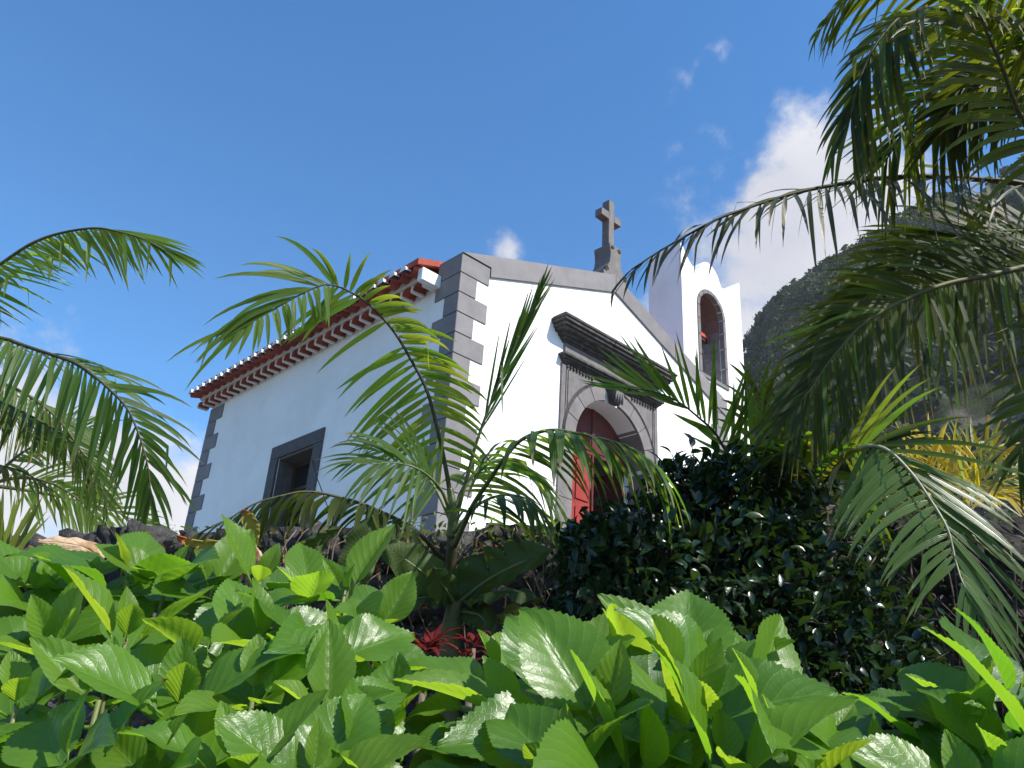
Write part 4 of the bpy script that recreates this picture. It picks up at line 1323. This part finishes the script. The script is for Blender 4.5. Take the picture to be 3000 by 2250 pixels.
# a farther palm seen through it
fb = P(-60, 1480, 10.5)
fpalm = empty('palm_tree', (fb.x, fb.y, 2.4), 'farther pale palm glimpsed through the drooping left fronds above the wall', 'palm tree', PALMS)
trunk(fpalm, [(fb.x, fb.y, 2.4), (fb.x, fb.y, 3.3), P(-40, 1420, 10.5)], .14, .1)
for pts in ([(-40, 1420, 10.5), (60, 1330, 10.4), (150, 1285, 10.3), (200, 1265, 10.2), (250, 1255, 10.1)],
            [(-40, 1420, 10.5), (60, 1400, 10.3), (160, 1420, 10.1), (250, 1480, 10.0), (290, 1540, 9.9)],
            [(-40, 1420, 10.5), (100, 1440, 10.6), (240, 1470, 10.7), (340, 1500, 10.7), (420, 1540, 10.7)]):
    frond(fpalm, fr_ctrl(pts), 20, [(0, .6), (.5, .7), (1, .5)], .05, (50, 20), TOCAM + Vector((0, 0, .6)), 0.3, 0.0, 'palm_bright', 'stem_olive', .03, .2)

# ---- yellow palm clump at the right, behind the wall
yb = P(2790, 1560, 5.6)
ypalm = empty('palm_tree', (yb.x, yb.y, 2.2), 'bushy clump palm with golden yellow fronds in front of the mountain foot', 'palm tree', PALMS)
for k, (tx, ty, dd) in enumerate(((2640, 1330, 0), (2720, 1290, .1), (2790, 1300, -.2), (2850, 1300, .2), (2910, 1310, 0), (2960, 1370, -.1), (3010, 1400, .2), (2620, 1420, -.2), (2700, 1400, -.3), (2840, 1410, -.3), (2930, 1440, -.3))):
    mid = ((2790 + tx) / 2 + (tx - 2790) * .05, (1540 + ty) / 2 - 45)
    ctrl = [(2790, 1560, 5.6), (mid[0], mid[1], 5.6 + dd / 2), (tx, ty, 5.6 + dd), (tx + (tx - 2790) * .35, ty + 25, 5.6 + dd * 1.3)]
    frond(ypalm, fr_ctrl(ctrl), 13, [(0, .22), (.5, .30), (1, .2)], .026, (55, 22), TOCAM + Vector((0, 0, .6)), 0.25, 0.0, 'palm_yellow' if k in (0, 1, 2, 4, 8, 10) else 'blade', 'stem_pale', .012, .35)

# ---- spiky yellow-green plant before the wall at far left
sb = P(-10, 1700, 3.1)
sp_ = empty('spiky_plant', (sb.x, sb.y, 0.3), 'thin yellow-green spiky blades in front of the wall at far left', 'plant')
V, Fc = tube([Vector((sb.x, sb.y, 0.0)), Vector((sb.x, sb.y, .8)), P(-10, 1690, 3.1)], [.05, .045, .04], 8)
obj('stem', V, Fc, M['trunk'], sp_, None, True)
for k in range(26):
    tx = rng.uniform(-160, 150)
    ty = 1450 + abs(tx - 0) * .25 + rng.uniform(-30, 110)
    a, bq = P(-10 + rng.uniform(-25, 25), 1690, 3.1), P(tx, ty, 3.1 + rng.uniform(-.25, .25))
    dd = (bq - a)
    v, f_, uvv = leaflet_geo(a, dd + Vector((0, 0, .05)), RX, dd.length * 1.05, .022, .12, 6, 0.2)
    obj('blade', v, f_, M['blade'], sp_, uvv, True)

# ================================================================== BROAD-LEAVED PLANTS
def broadleaf(parent, ctrl, wL, wR, N, mat, name='leaf', nu=16, nv=4, sag=0.25, tears=(), curl=0.0, rib='stem_green', label=None, wave=.02):
    """leaf blade round a midrib; wL/wR: width tables; tears: (u, side) slits"""
    pts = catmull(ctrl, nu + 1)
    V, Fc, UV = [], [], []
    for i in range(nu + 1):
        u = i / nu
        T = (pts[min(i + 1, nu)] - pts[max(i - 1, 0)]).normalized()
        S = T.cross(Vector(N)).normalized()
        Nn = S.cross(T).normalized()
        for j in range(-nv, nv + 1):
            w = lerp_tab(wL if j < 0 else wR, u) * abs(j) / nv
            a = abs(j) / nv
            th = curl * a * a
            side = -1 if j < 0 else 1
            q = pts[i] + S * side * w * math.cos(th) + Nn * (w * math.sin(th)) - Nn * w * sag * a
            q += Nn * wave * a * math.sin(u * 23 + side + 3 * a)
            q -= T * (w * .25 * a)
            V.append(q)
            UV.append((u, .5 + .5 * j / nv))
    cols = 2 * nv + 1
    for i in range(nu):
        for j in range(cols - 1):
            skip = False
            for (tu, ts) in tears:
                if abs((i + .5) / nu - tu) < .5 / nu and ((ts < 0 and j < nv - 1) or (ts > 0 and j > nv)):
                    skip = True
            if not skip:
                a = i * cols + j
                Fc.append((a, a + 1, a + cols + 1, a + cols))
    lo = obj(name, V, Fc, M[mat], parent, UV, True)
    if label: lo['label'] = label
    if rib:
        v, f_ = tube([p - Vector(N) * .004 for p in pts], [.010 * (1 - .8 * i / nu) for i in range(nu + 1)], 5)
        obj('midrib', v, f_, M[rib], lo, None, True)
    return lo


DB = 3.3
bb = P(1340, 1900, DB)
ban = empty('banana_plant', (bb.x, bb.y, 0), 'low broad-leaved banana plant with torn olive leaves at the centre', 'plant')
V, Fc = tube([Vector((bb.x, bb.y, 0)), Vector((bb.x, bb.y, 1)), P(1320, 1850, DB), P(1335, 1760, DB)], [.06, .055, .045, .03], 8)
obj('stem', V, Fc, M['stem_olive'], ban, None, True)
oval = [(0, .012), (.15, .05), (.45, .11), (.75, .10), (.92, .06), (1, .005)]
def ov(s): return [(u, w * s) for u, w in oval]
NB = TOCAM + Vector((0, 0, .5))
broadleaf(ban, fr_ctrl([(1338, 1770, DB), (1290, 1720, DB - .03), (1210, 1655, DB - .08), (1115, 1590, DB - .1)]), ov(.75), ov(.8), NB, 'banana', sag=.15)
broadleaf(ban, fr_ctrl([(1338, 1770, DB), (1420, 1705, DB - .04), (1510, 1655, DB - .1), (1620, 1612, DB - .12)]), [(0, .012), (.12, .06), (.28, .125), (.38, .115), (.40, .03), (.43, .11), (.52, .125), (.60, .10), (.615, .045), (.64, .11), (.72, .115), (.78, .09), (.79, .05), (.82, .09), (.92, .055), (1, .005)], ov(.45), NB, 'banana', sag=.1, nu=60, label='long leaf with torn upper edge')
broadleaf(ban, fr_ctrl([(1340, 1775, DB), (1365, 1715, DB + .06), (1395, 1660, DB + .1), (1420, 1625, DB + .12)]), ov(.7), ov(.6), NB, 'banana', sag=.1)
broadleaf(ban, fr_ctrl([(1345, 1775, DB), (1430, 1738, DB - .1), (1510, 1728, DB - .16), (1590, 1760, DB - .2)]), ov(.5), ov(.7), Vector((0, 0, 1)) + TOCAM * .4, 'banana', sag=.3)
broadleaf(ban, fr_ctrl([(1335, 1775, DB), (1270, 1752, DB - .05), (1200, 1755, DB - .1), (1130, 1790, DB - .12)]), ov(.45), ov(.5), Vector((0, 0, 1)) + TOCAM * .5, 'banana', sag=.3)
broadleaf(ban, fr_ctrl([(1335, 1775, DB), (1300, 1720, DB - .1), (1285, 1700, DB - .16), (1270, 1660, DB - .2)]), ov(.6), ov(.6), NB, 'banana', sag=.1)
broadleaf(ban, fr_ctrl([(1345, 1790, DB), (1400, 1800, DB - .12), (1425, 1830, DB - .16), (1430, 1880, DB - .2)]), ov(.5), ov(.5), NB, 'banana', sag=.1)
broadleaf(ban, fr_ctrl([(1380, 1880, DB), (1450, 1810, DB - .05), (1540, 1790, DB - .08), (1640, 1838, DB - .1)]), ov(.30), ov(.55), Vector((0, 0, 1)) + TOCAM * .8, 'yellow_leaf', sag=.2, tears=((.4, 1), (.55, 1), (.7, 1)), nu=36, rib=None, label='torn leaf yellowing to brown')
for (x, y, l) in ((1560, 1765, .07), (1515, 1790, .06), (1480, 1800, .06), (1600, 1800, .08), (1570, 1790, .08)):
    broadleaf(ban, fr_ctrl([(x + 25, y + 60, DB - .12), (x + 12, y + 25, DB - .14), (x, y, DB - .15)]), [(0, .01), (.5, .022), (1, .006)], [(0, .01), (.5, .03), (1, .004)], TOCAM + RX, 'dry_leaf', wave=.014, curl=1.4, nu=8, rib=None, label='dry curled leaf end')

# second broad-leaved plant at left, mostly hidden, with dead leaves
b2 = P(760, 1900, 2.75)
ban2 = empty('banana_plant', (b2.x, b2.y, 0), 'withered banana plant behind the left hydrangeas with cream and tan dead leaves', 'plant')
V, Fc = tube([Vector((b2.x, b2.y, 0)), Vector((b2.x, b2.y, 1)), P(770, 1760, 2.75), P(775, 1690, 2.75)], [.06, .055, .045, .03], 8)
obj('stem', V, Fc, M['stem_olive'], ban2, None, True)
broadleaf(ban2, fr_ctrl([(1000, 1800, 2.8), (1030, 1690, 2.85), (1055, 1600, 2.9), (1090, 1510, 2.95)]), ov(.55), ov(.65), TOCAM, 'banana', sag=.05)
broadleaf(ban2, fr_ctrl([(830, 1760, 2.6), (870, 1670, 2.62), (910, 1610, 2.65), (960, 1570, 2.7)]), ov(.35), ov(.5), TOCAM, 'banana', sag=.1)
broadleaf(ban2, fr_ctrl([(800, 1640, 2.55), (860, 1620, 2.55), (930, 1580, 2.55), (1000, 1545, 2.55)]), ov(.18), ov(.2), TOCAM, 'palm_yellow' if False else 'banana', sag=.1, rib=None)
broadleaf(ban2, fr_ctrl([(760, 1660, 2.5), (735, 1620, 2.48), (700, 1590, 2.46), (665, 1570, 2.45)]), [(0, .01), (.3, .05), (.7, .055), (1, .01)], [(0, .01), (.3, .045), (.7, .05), (1, .01)], TOCAM + Vector((0, 0, .2)), 'dry_leaf', wave=.014, curl=.9, rib=None, sag=-.2, label='cream dead leaf, folded over')
broadleaf(ban2, fr_ctrl([(870, 1730, 2.5), (850, 1680, 2.5), (838, 1640, 2.5), (830, 1605, 2.5)]), [(0, .01), (.5, .025), (1, .01)], [(0, .01), (.5, .03), (1, .01)], TOCAM + RX * .5, 'dry_leaf', wave=.014, curl=1.2, rib=None, label='narrow shrivelled leaf')
broadleaf(ban2, fr_ctrl([(750, 1600, 2.5), (742, 1560, 2.5), (728, 1520, 2.5), (712, 1493, 2.5)]), [(0, .004), (.5, .03), (.8, .03), (1, .004)], [(0, .004), (.5, .035), (.8, .03), (1, .004)], TOCAM + RX * .3, 'yellow_leaf', curl=.8, rib=None, label='pale yellow rolled leaf bud')
broadleaf(ban2, fr_ctrl([(690, 1610, 2.4), (640, 1600, 2.4), (580, 1597, 2.4), (518, 1575, 2.4)]), [(0, .02), (.5, .03), (1, .012)], [(0, .02), (.5, .03), (1, .014)], TOCAM + Vector((0, 0, .3)), 'yellow_leaf', curl=1.1, rib=None, label='yellow leaf with orange rim')
broadleaf(ban2, fr_ctrl([(300, 1640, 2.4), (250, 1605, 2.38), (180, 1590, 2.36), (110, 1585, 2.35)]), [(0, .02), (.2, .05), (.6, .058), (.9, .03), (1, .012)], [(0, .02), (.2, .06), (.6, .052), (.9, .04), (1, .01)], Vector((0, 0, .6)) + TOCAM, 'dry_leaf', wave=.014, curl=-1.3, rib=None, sag=.2, label='big tan dead leaf, curled')
broadleaf(ban2, fr_ctrl([(130, 1670, 2.3), (100, 1640, 2.3), (75, 1625, 2.3), (50, 1625, 2.3)]), [(0, .02), (.5, .04), (1, .03)], [(0, .02), (.5, .04), (1, .02)], Vector((0, 0, .6)) + TOCAM, 'dry_leaf', wave=.014, curl=.8, rib=None, label='small cream dead leaf')

# red-leaved plants
for (px, py, dd, nn, lab, sc) in ((1250, 1900, 3.0, 22, 'dark red cordyline tuft low beside the young palm stem', 1.0), (1385, 1900, 2.8, 12, 'small bright red tuft between the two hydrangeas', .7),
                               (2960, 1640, 3.9, 16, 'dark red-leaved plant below the silvery frond at right', 1.2)):
    c = P(px, py, dd)
    rp = empty('red_plant', (c.x, c.y, 0), lab, 'plant', 'red-leaved garden plants')
    V, Fc = tube([Vector((c.x, c.y, 0)), Vector((c.x, c.y, c.z * .6)), c], [.02, .018, .012], 6)
    obj('stem', V, Fc, M['twig'], rp, None, True)
    for k in range(nn):
        a = rng.uniform(0, 2 * math.pi)
        el = rng.uniform(.1, 1.3)
        d0 = Vector((math.cos(a) * math.cos(el), math.sin(a) * math.cos(el), math.sin(el)))
        v, f_, uvv = leaflet_geo(c + Vector((0, 0, rng.uniform(-.05, .04))), d0, d0.cross(Vector((0, 0, 1))), rng.uniform(.10, .2) * sc, .028 * sc, rng.uniform(.3, 1.2), 5, .3)
        obj('leaf', v, f_, M['red_leaf'], rp, uvv, True)

# ================================================================== CAMELLIA
def small_leaf(L=1.0, W=.46, fold=.18, arch=.25, nu=6):
    V, Fc, UV = [], [], []
    for i in range(nu + 1):
        u = i / nu
        w = W * .5 * (math.sin(math.pi * u ** .9) ** .8 if 0 < u < 1 else 0.01)
        z = -arch * u * u + .04 * u
        V += [(u * L, -w, z + w * fold * 2), (u * L, 0, z), (u * L, w, z + w * fold * 2)]
        UV += [(u, 0), (u, .5), (u, 1)]
    for i in range(nu):
        a = i * 3
        Fc += [(a, a + 1, a + 4, a + 3), (a + 1, a + 2, a + 5, a + 4)]
    return V, Fc, UV


def leaf_frame(p, d, n, s):
    d = d.normalized()
    y = n.cross(d)
    if y.length < 1e-3: y = d.orthogonal()
    y.normalize()
    zz = d.cross(y)
    m4 = Matrix.Identity(4)
    for i in range(3):
        m4[i][0], m4[i][1], m4[i][2], m4[i][3] = d[i] * s, y[i] * s, zz[i] * s, p[i]
    return m4


cb = P(2080, 1900, 3.3)
cam_ = empty('camellia_bush', (cb.x, cb.y, 0), 'dense dark glossy-leaved camellia shrub between the banana plant and the silvery frond', 'shrub')
BL = [  # centre (px, py, depth) and radii in metres across / up / deep
    (2075, 1530, 3.5, .34, .20, .3), (1900, 1610, 3.45, .30, .20, .3), (2210, 1500, 3.6, .30, .22, .3), (2280, 1620, 3.5, .42, .28, .35), (2040, 1720, 3.3, .48, .32, .4),
    (1800, 1720, 3.35, .22, .22, .3), (1760, 1600, 3.5, .16, .10, .2), (2380, 1820, 3.25, .42, .36, .35), (2150, 1930, 3.1, .52, .36, .35), (2480, 1990, 3.05, .34, .30, .3), (1860, 1880, 3.15, .30, .26, .3),
    (2430, 2130, 2.9, .40, .25, .3), (2640, 2080, 3.0, .20, .18, .25), (2130, 1420, 3.6, .20, .12, .2), (2000, 1430, 3.6, .12, .10, .15)]
cmesh = []
for k in range(5):
    v, f_, uvv = small_leaf(1, rng.uniform(.42, .52), rng.uniform(.12, .3), rng.uniform(.12, .4), 5)
    cmesh.append((np.array(v), f_, uvv, mesh_of('leaf', v, f_, M['camellia'], uvv, True)))
cand = []
for (px, py, dd, rx, ry, rz) in BL:
    c = P(px, py, dd)
    nl = int(900 * (rx * ry) ** .5 * 2.5)
    for _ in range(nl):
        q = Vector(rng.normal(size=3)).normalized()
        rr = rng.uniform(.30, 1.0) ** .4 * rng.choice([1.0, 1.0, 1.0, 1.15, 1.3])
        p = c + RX * q.x * rx * rr + UP * q.y * ry * rr + FW * q.z * rz * rr
        outw = (RX * q.x / rx + UP * q.y / ry + FW * q.z / rz).normalized()
        d_ = (outw * .6 + Vector((0, 0, rng.uniform(-.5, .6))) + Vector(rng.normal(size=3)) * .55).normalized()
        n_ = (Vector((0, 0, .8)) + outw * .6 + Vector(rng.normal(size=3)) * .45).normalized()
        cand.append((p, d_, n_, rng.uniform(.042, .078)))
# sprigs standing above the crown
twV, twF = [], []
def twig(pts, r):
    v, f_ = tube(catmull(pts, 8), [r * (1 - .6 * i / 7) for i in range(8)], 5)
    q = len(twV)
    twV.extend(v)
    twF.extend([tuple(i + q for i in f) for f in f_])
sprigs = [((2010, 1440), (1968, 1330), 3.5), ((2020, 1440), (2025, 1292), 3.5), ((2070, 1430), (2085, 1330), 3.5), ((2130, 1420), (2150, 1315), 3.55), ((2210, 1400), (2225, 1285), 3.6), ((1950, 1480), (1935, 1350), 3.5),
          ((2290, 1420), (2320, 1300), 3.6), ((1900, 1520), (1880, 1440), 3.45), ((2330, 1500), (2390, 1400), 3.5), ((1820, 1570), (1790, 1500), 3.45), ((2640, 2000), (2780, 1910), 2.95), ((2660, 2040), (2790, 1960), 2.95), ((2600, 1960), (2650, 1880), 3.0), ((2250, 1390), (2275, 1310), 3.6)]
for (a, bq, dd) in sprigs:
    pa, pb_ = P(a[0], a[1], dd), P(bq[0], bq[1], dd)
    twig([pa, pa.lerp(pb_, .5) + RX * rng.uniform(-.02, .02), pb_], .005)
    for k in range(8):
        t = .15 + .85 * k / 7
        p = pa.lerp(pb_, t)
        a_ = rng.uniform(0, 2 * math.pi)
        d_ = (RX * math.cos(a_) + FW * math.sin(a_) + UP * (.35 if k < 6 else .9)).normalized()
        cand.append((p, d_, (Vector((0, 0, 1)) + Vector(rng.normal(size=3)) * .3), rng.uniform(.055, .075)))
for (px, py, dd, rx, ry, rz) in BL:
    c = P(px, py, dd)
    for _ in range(9):
        q = Vector(rng.normal(size=3)).normalized()
        e = c + RX * q.x * rx * .95 + UP * abs(q.y) * ry * .95 + FW * q.z * rz * .9
        twig([c - UP * ry * .6, c.lerp(e, .5) + Vector(rng.normal(size=3)) * .02, e], .007)
root = Vector((cb.x, cb.y, 0))
for (px, py, dd, rx, ry, rz) in BL:
    c = P(px, py, dd)
    twig([root + Vector(rng.normal(size=3)) * .05, root.lerp(c, .5) + Vector((0, 0, .1)), c], .016)
obj('branch', twV, twF, M['twig'], cam_, None, True)
# nearest leaves singly, the rest as one mass
cand.sort(key=lambda c: (c[0] - CAM).dot(FW) - 3 * (c[3] - .07) - (0.6 if (c[0] - CAM).dot(UP) > .3 and False else 0))
spr = cand
single, VV, FF, UU, k0 = 0, [], [], [], 0
vis = sorted(range(len(cand)), key=lambda i: (cand[i][0] - CAM).dot(FW) / cand[i][3])
first = set(vis[:290])
for i, (p, d_, n_, s) in enumerate(cand):
    mv, f_, uvv, me = cmesh[i % 5]
    m4 = leaf_frame(p, d_, n_, s)
    if i in first:
        put('leaf', me, cam_, m4)
    else:
        A3 = np.array(m4)[:3, :3]
        VV.append(mv @ A3.T + np.array(p))
        FF += [tuple(ii + k0 for ii in f) for f in f_]
        UU += uvv
        k0 += len(mv)
o = obj('foliage', np.concatenate(VV), FF, M['camellia'], cam_, UU, True)
tag(o, kind='stuff')

# ================================================================== HYDRANGEAS
def hyd_leaf(seed, W=.62, fold=.16, arch=.18, wave=.02, teeth=20, tipcurl=.0):
    r = np.random.default_rng(seed)
    nu = teeth * 2
    nv = 4
    V, Fc, UV = [], [], []
    wmax = .385 ** .62 * (1 - .385) ** .99
    asym = r.uniform(-.04, .04)
    for i in range(nu + 1):
        u = i / nu
        w = W * .5 * (u ** .62 * (1 - u) ** .99) / wmax if 0 < u < 1 else 0.0
        tooth = (0.013 if i % 2 else -0.006) * (1 if 2 < i < nu - 1 else 0.4)
        for j in range(-nv, nv + 1):
            a = abs(j) / nv
            ww = w * a * (1 + asym * (1 if j > 0 else -1))
            if a == 1: ww = max(0, ww + tooth * W)
            side = -1 if j < 0 else 1
            x = u + ww * .10 * (1 - u) + (0.014 if a == 1 and i % 2 else 0)
            z = ww * fold * 2 * (1 - .35 * a) - arch * u ** 1.8 - tipcurl * max(0, u - .6) ** 2 * 3
            z += wave * a * math.sin(u * 11 + side * 1.3 + seed) + .0035 * math.sin((u * 7.5 - a * 2.6) * 2 * math.pi + math.pi / 2) * a ** .5 * min(1, w * 5) * -1
            V.append((x, side * ww, z))
            UV.append((u, .5 + .5 * j / nv))
    c = 2 * nv + 1
    for i in range(nu):
        for j in range(c - 1):
            q = i * c + j
            Fc.append((q, q + 1, q + c + 1, q + c))
    # leaf stalk
    k = len(V)
    pv, pf = tube([Vector((-.16, 0, -.02)), Vector((-.05, 0, -.012)), Vector((.08, 0, -.006))], [.022, .018, .012], 5)
    V += [tuple(p) for p in pv]
    UV += [(0.02, .5)] * len(pv)
    Fc += [tuple(i + k for i in f) for f in pf]
    return V, Fc, UV


HV, HP, HO = [], [], []
for s in range(22):
    r = np.random.default_rng(s + 50)
    v, f_, uvv = hyd_leaf(s, r.uniform(.64, .82), r.uniform(.10, .32), r.uniform(.06, .42), r.uniform(.01, .035), int(r.integers(18, 24)), r.uniform(0, .25))
    HV.append(mesh_of('leaf', v, f_, M['hydrangea'], uvv, True))
for s in range(8):
    r = np.random.default_rng(s + 250)
    v, f_, uvv = hyd_leaf(s + 40, r.uniform(.64, .78), r.uniform(.04, .22), r.uniform(.15, .45), r.uniform(.015, .045), int(r.integers(18, 24)), r.uniform(0, .3))
    HO.append(mesh_of('leaf', v, f_, M['hydrangea_old'], uvv, True))
for s in range(6):
    r = np.random.default_rng(s + 150)
    v, f_, uvv = hyd_leaf(s + 20, r.uniform(.50, .64), r.uniform(.25, .5), r.uniform(.0, .25), r.uniform(.005, .02), 15, 0)
    HP.append(mesh_of('leaf', v, f_, M['hydrangea_pale'], uvv, True))


def pick(lst):
    return lst[rng.integers(len(lst))]


def shoot(bush, tip, axis, size, pairs=4, az0=None, stems=None, ground=0.0):
    axis = axis.normalized()
    a = axis.orthogonal().normalized()
    b_ = axis.cross(a)
    az = rng.uniform(0, math.pi) if az0 is None else az0
    for k in range(pairs):
        el = rad([56, 36, 14, -6, -18][k] + rng.normal() * 11)
        L = size * [.56, 1.04, 1.22, 1.15, .95][k] * rng.uniform(.78, 1.18)
        p = tip - axis * size * [0, .10, .30, .55, .85][k]
        for s in (0, math.pi):
            th = az + s + rng.normal() * .22
            rad_d = a * math.cos(th) + b_ * math.sin(th)
            d_ = rad_d * math.cos(el) + axis * math.sin(el)
            n_ = axis * math.cos(el) - rad_d * math.sin(el) + Vector(rng.normal(size=3)) * .16
            me = HP[rng.integers(len(HP))] if k == 0 or (k == 1 and rng.random() < .3) else pick(HO if k >= 2 and rng.random() < .35 else HV)
            put('leaf', me, bush, leaf_frame(p + rad_d * .012 + d_ * L * .14, d_, n_, L))
        az += math.pi / 2 + rng.normal() * .15
    if stems is not None:
        foot = Vector((tip.x + rng.normal() * .05, tip.y + rng.normal() * .05, ground)).lerp(Vector((bush.location.x, bush.location.y, ground)), .25)
        v, f_ = tube(catmull([foot, foot.lerp(tip, .5) + Vector(rng.normal(size=3)) * .03, tip], 10), [.008 * (1 - .5 * i / 9) for i in range(10)], 6)
        q = len(stems[0])
        stems[0].extend(v)
        stems[1].extend([tuple(i + q for i in f) for f in f_])


rng = np.random.default_rng(35)
HG = 'hydrangea bushes along the front'
def bush(loc, label, shoots):
    hb = empty('hydrangea_bush', (loc.x, loc.y, 0), label, 'hydrangea', HG)
    stems = ([], [])
    for sh in shoots:
        px, py, dd, sz = sh[:4]
        pairs = sh[4] if len(sh) > 4 else 4
        tip = P(px, py, dd)
        ax = Vector((0, 0, 1)) * .75 + SUN_D * .3 + TOCAM * rng.uniform(.15, .65) + RX * rng.normal() * .30 + FW * rng.normal() * .12
        shoot(hb, tip, ax, sz * .98, pairs, None, stems)
    obj('stem', stems[0], stems[1], M['stem_green'], hb, None, True)
    return hb


left = [
    (-20, 1740, 1.75, .15), (110, 1730, 1.8, .15), (250, 1740, 1.82, .15), (370, 1700, 1.86, .15), (490, 1700, 1.85, .155), (620, 1720, 1.88, .15), (760, 1705, 1.85, .155), (900, 1750, 1.75, .15), (1010, 1730, 1.75, .15), (1110, 1840, 1.72, .135),
    (-40, 1900, 1.5, .15), (150, 1900, 1.48, .155), (370, 1870, 1.52, .155), (590, 1900, 1.46, .15), (770, 1880, 1.5, .155), (960, 1930, 1.48, .15), (1140, 2010, 1.55, .13),
    (50, 2060, 1.26, .15), (290, 2050, 1.28, .15), (520, 2070, 1.24, .15), (740, 2050, 1.28, .15), (960, 2100, 1.28, .145), (1130, 2140, 1.38, .13),
    (170, 2260, 1.08, .14), (430, 2270, 1.06, .145), (690, 2260, 1.08, .14), (920, 2290, 1.1, .14), (1080, 2300, 1.16, .13)]
hb1 = bush(P(500, 2300, 1.5), 'widest hydrangea bush filling the lower left with bright green leaves', left)
right = [
    (1480, 1990, 1.55, .145), (1650, 2030, 1.42, .155), (1850, 1975, 1.36, .17), (2010, 1985, 1.34, .165), (2160, 2050, 1.38, .155), (1390, 2060, 1.5, .13),
    (1540, 2110, 1.25, .16), (1770, 2120, 1.18, .17), (2000, 2110, 1.12, .175), (2230, 2090, 1.14, .185), (2420, 2160, 1.26, .15),
    (1450, 2250, 1.25, .13), (1660, 2280, 1.04, .15), (1900, 2290, 1.0, .15), (2140, 2270, .98, .155), (2360, 2290, 1.02, .15), (2560, 2290, 1.16, .14)]
hb2 = bush(P(1900, 2350, 1.35), 'hydrangea bush at lower centre right with large sheen-covered leaves', right)
far = [(2850, 2110, 1.3, .155), (3000, 2050, 1.25, .17), (2780, 2230, 1.2, .14), (2930, 2240, 1.1, .155), (3080, 2200, 1.1, .155), (2860, 2370, 1.03, .14)]
hb3 = bush(P(2950, 2350, 1.25), 'smaller hydrangea bush in the lower right corner', far)

# ================================================================== SMALL GROWTH
def scatter(name, n, place, mat, size, label, flat=.6):
    VV, FF, UU, k0 = [], [], [], 0
    v, f_, uvv = small_leaf(1, .5, .15, .25, 4)
    v = np.array(v)
    for _ in range(n):
        p = place()
        d_ = Vector(rng.normal(size=3)).normalized()
        d_.z = d_.z * flat + .2
        m4 = leaf_frame(p, d_, Vector((0, 0, 1)) + Vector(rng.normal(size=3)) * .4, rng.uniform(*size))
        VV.append(v @ np.array(m4)[:3, :3].T + np.array(p))
        FF += [tuple(i + k0 for i in f) for f in f_]
        UU += uvv
        k0 += len(v)
    o = obj(name, np.concatenate(VV), FF, M[mat], None, UU, True)
    return tag(o, label, None, None, 'stuff')


def on_top():
    s = float(rng.choice([-3.7, -3.4, -2.9, -2.0, -1.2, -.6, .1, .6])) + rng.normal() * .14
    return wp(WD + rng.uniform(-.12, .25), s, WTOP + rng.uniform(-.22, .05))


scatter('moss', 1500, on_top, 'moss', (.015, .04), 'small green growth on the wall top')


def on_face():
    return wp(WD - rng.uniform(.12, .26), rng.uniform(-3.5, 2), rng.uniform(.8, 2.5))


scatter('leaf_litter', 2600, on_face, 'brown_litter', (.03, .08), 'brown dead leaves caught along the wall face')


def on_bed():
    return wp(rng.uniform(2.0, 4.0), rng.uniform(-3.5, 3), rng.uniform(.01, .25))


scatter('ground_cover', 3500, on_bed, 'camellia', (.05, .12), 'dark low growth in the bed below the wall')


def on_crest():
    return wp(WD - rng.uniform(-.15, .22), rng.uniform(-2.0, .9), WTOP - abs(rng.normal()) * .22 + .03)


scatter('ivy', 1300, on_crest, 'moss', (.025, .06), 'small leafy creeper over the middle of the wall')
# dead hanging runners on the wall
rv, rf = [], []
for _ in range(150):
    t0_ = rng.uniform(-2.6, 1.6)
    a = wp(WD - rng.uniform(.05, .15), t0_, WTOP - rng.uniform(-.04, .3))
    L_ = rng.uniform(.2, .7)
    dt = rng.normal() * .25
    pts = [a, a + WT * dt * .3 - WN * .1 + Vector((0, 0, -L_ * .3)), a + WT * dt - WN * .1 + Vector((0, 0, -L_))]
    v, f_ = tube(catmull(pts, 7), [rng.uniform(.002, .005)] * 7, 4)
    k0 = len(rv)
    rv += v
    rf += [tuple(i + k0 for i in f) for f in f_]
tag(obj('dry_runners', rv, rf, M['twig'], None, None, True), 'thin dry runners hanging down the dark wall face', None, None, 'stuff')

# brown twiggy shrub under the silvery frond
ds = P(2860, 1950, 3.7)
dsh = empty('dry_shrub', (ds.x, ds.y, 0), 'brown twiggy half-dead shrub under the silvery palm frond', 'shrub')
bv_, bf_ = [], []
lv, lf, lu = [], [], []
lm, lmf, lmu = small_leaf(1, .4, .2, .3, 4)
lm = np.array(lm)
for _ in range(170):
    foot = Vector((ds.x, ds.y, .05)) + WT * rng.normal() * .25 + WN * rng.normal() * .12
    top = P(2850 + rng.normal() * 150, 1830 + abs(rng.normal()) * 130, 3.7 + rng.normal() * .12)
    pts = [foot, foot.lerp(top, .55) + Vector(rng.normal(size=3)) * .05, top]
    q = catmull(pts, 8)
    v, f_ = tube(q, [.006 * (1 - .7 * i / 7) for i in range(8)], 4)
    k0 = len(bv_)
    bv_ += v
    bf_ += [tuple(i + k0 for i in f) for f in f_]
    for _k in range(16):
        p = q[int(rng.integers(3, 8))] + Vector(rng.normal(size=3)) * .03
        d_ = Vector(rng.normal(size=3)); d_.z += .2
        m4 = leaf_frame(p, d_, Vector((0, 0, 1)) + Vector(rng.normal(size=3)) * .6, rng.uniform(.025, .06))
        k1 = len(lv)
        lv += list(lm @ np.array(m4)[:3, :3].T + np.array(p))
        lf += [tuple(i + k1 for i in f) for f in lmf]
        lu += lmu
obj('branch', bv_, bf_, M['twig'], dsh, None, True)
tag(obj('foliage', lv, lf, M['brown_litter'], dsh, lu, True), kind='stuff')
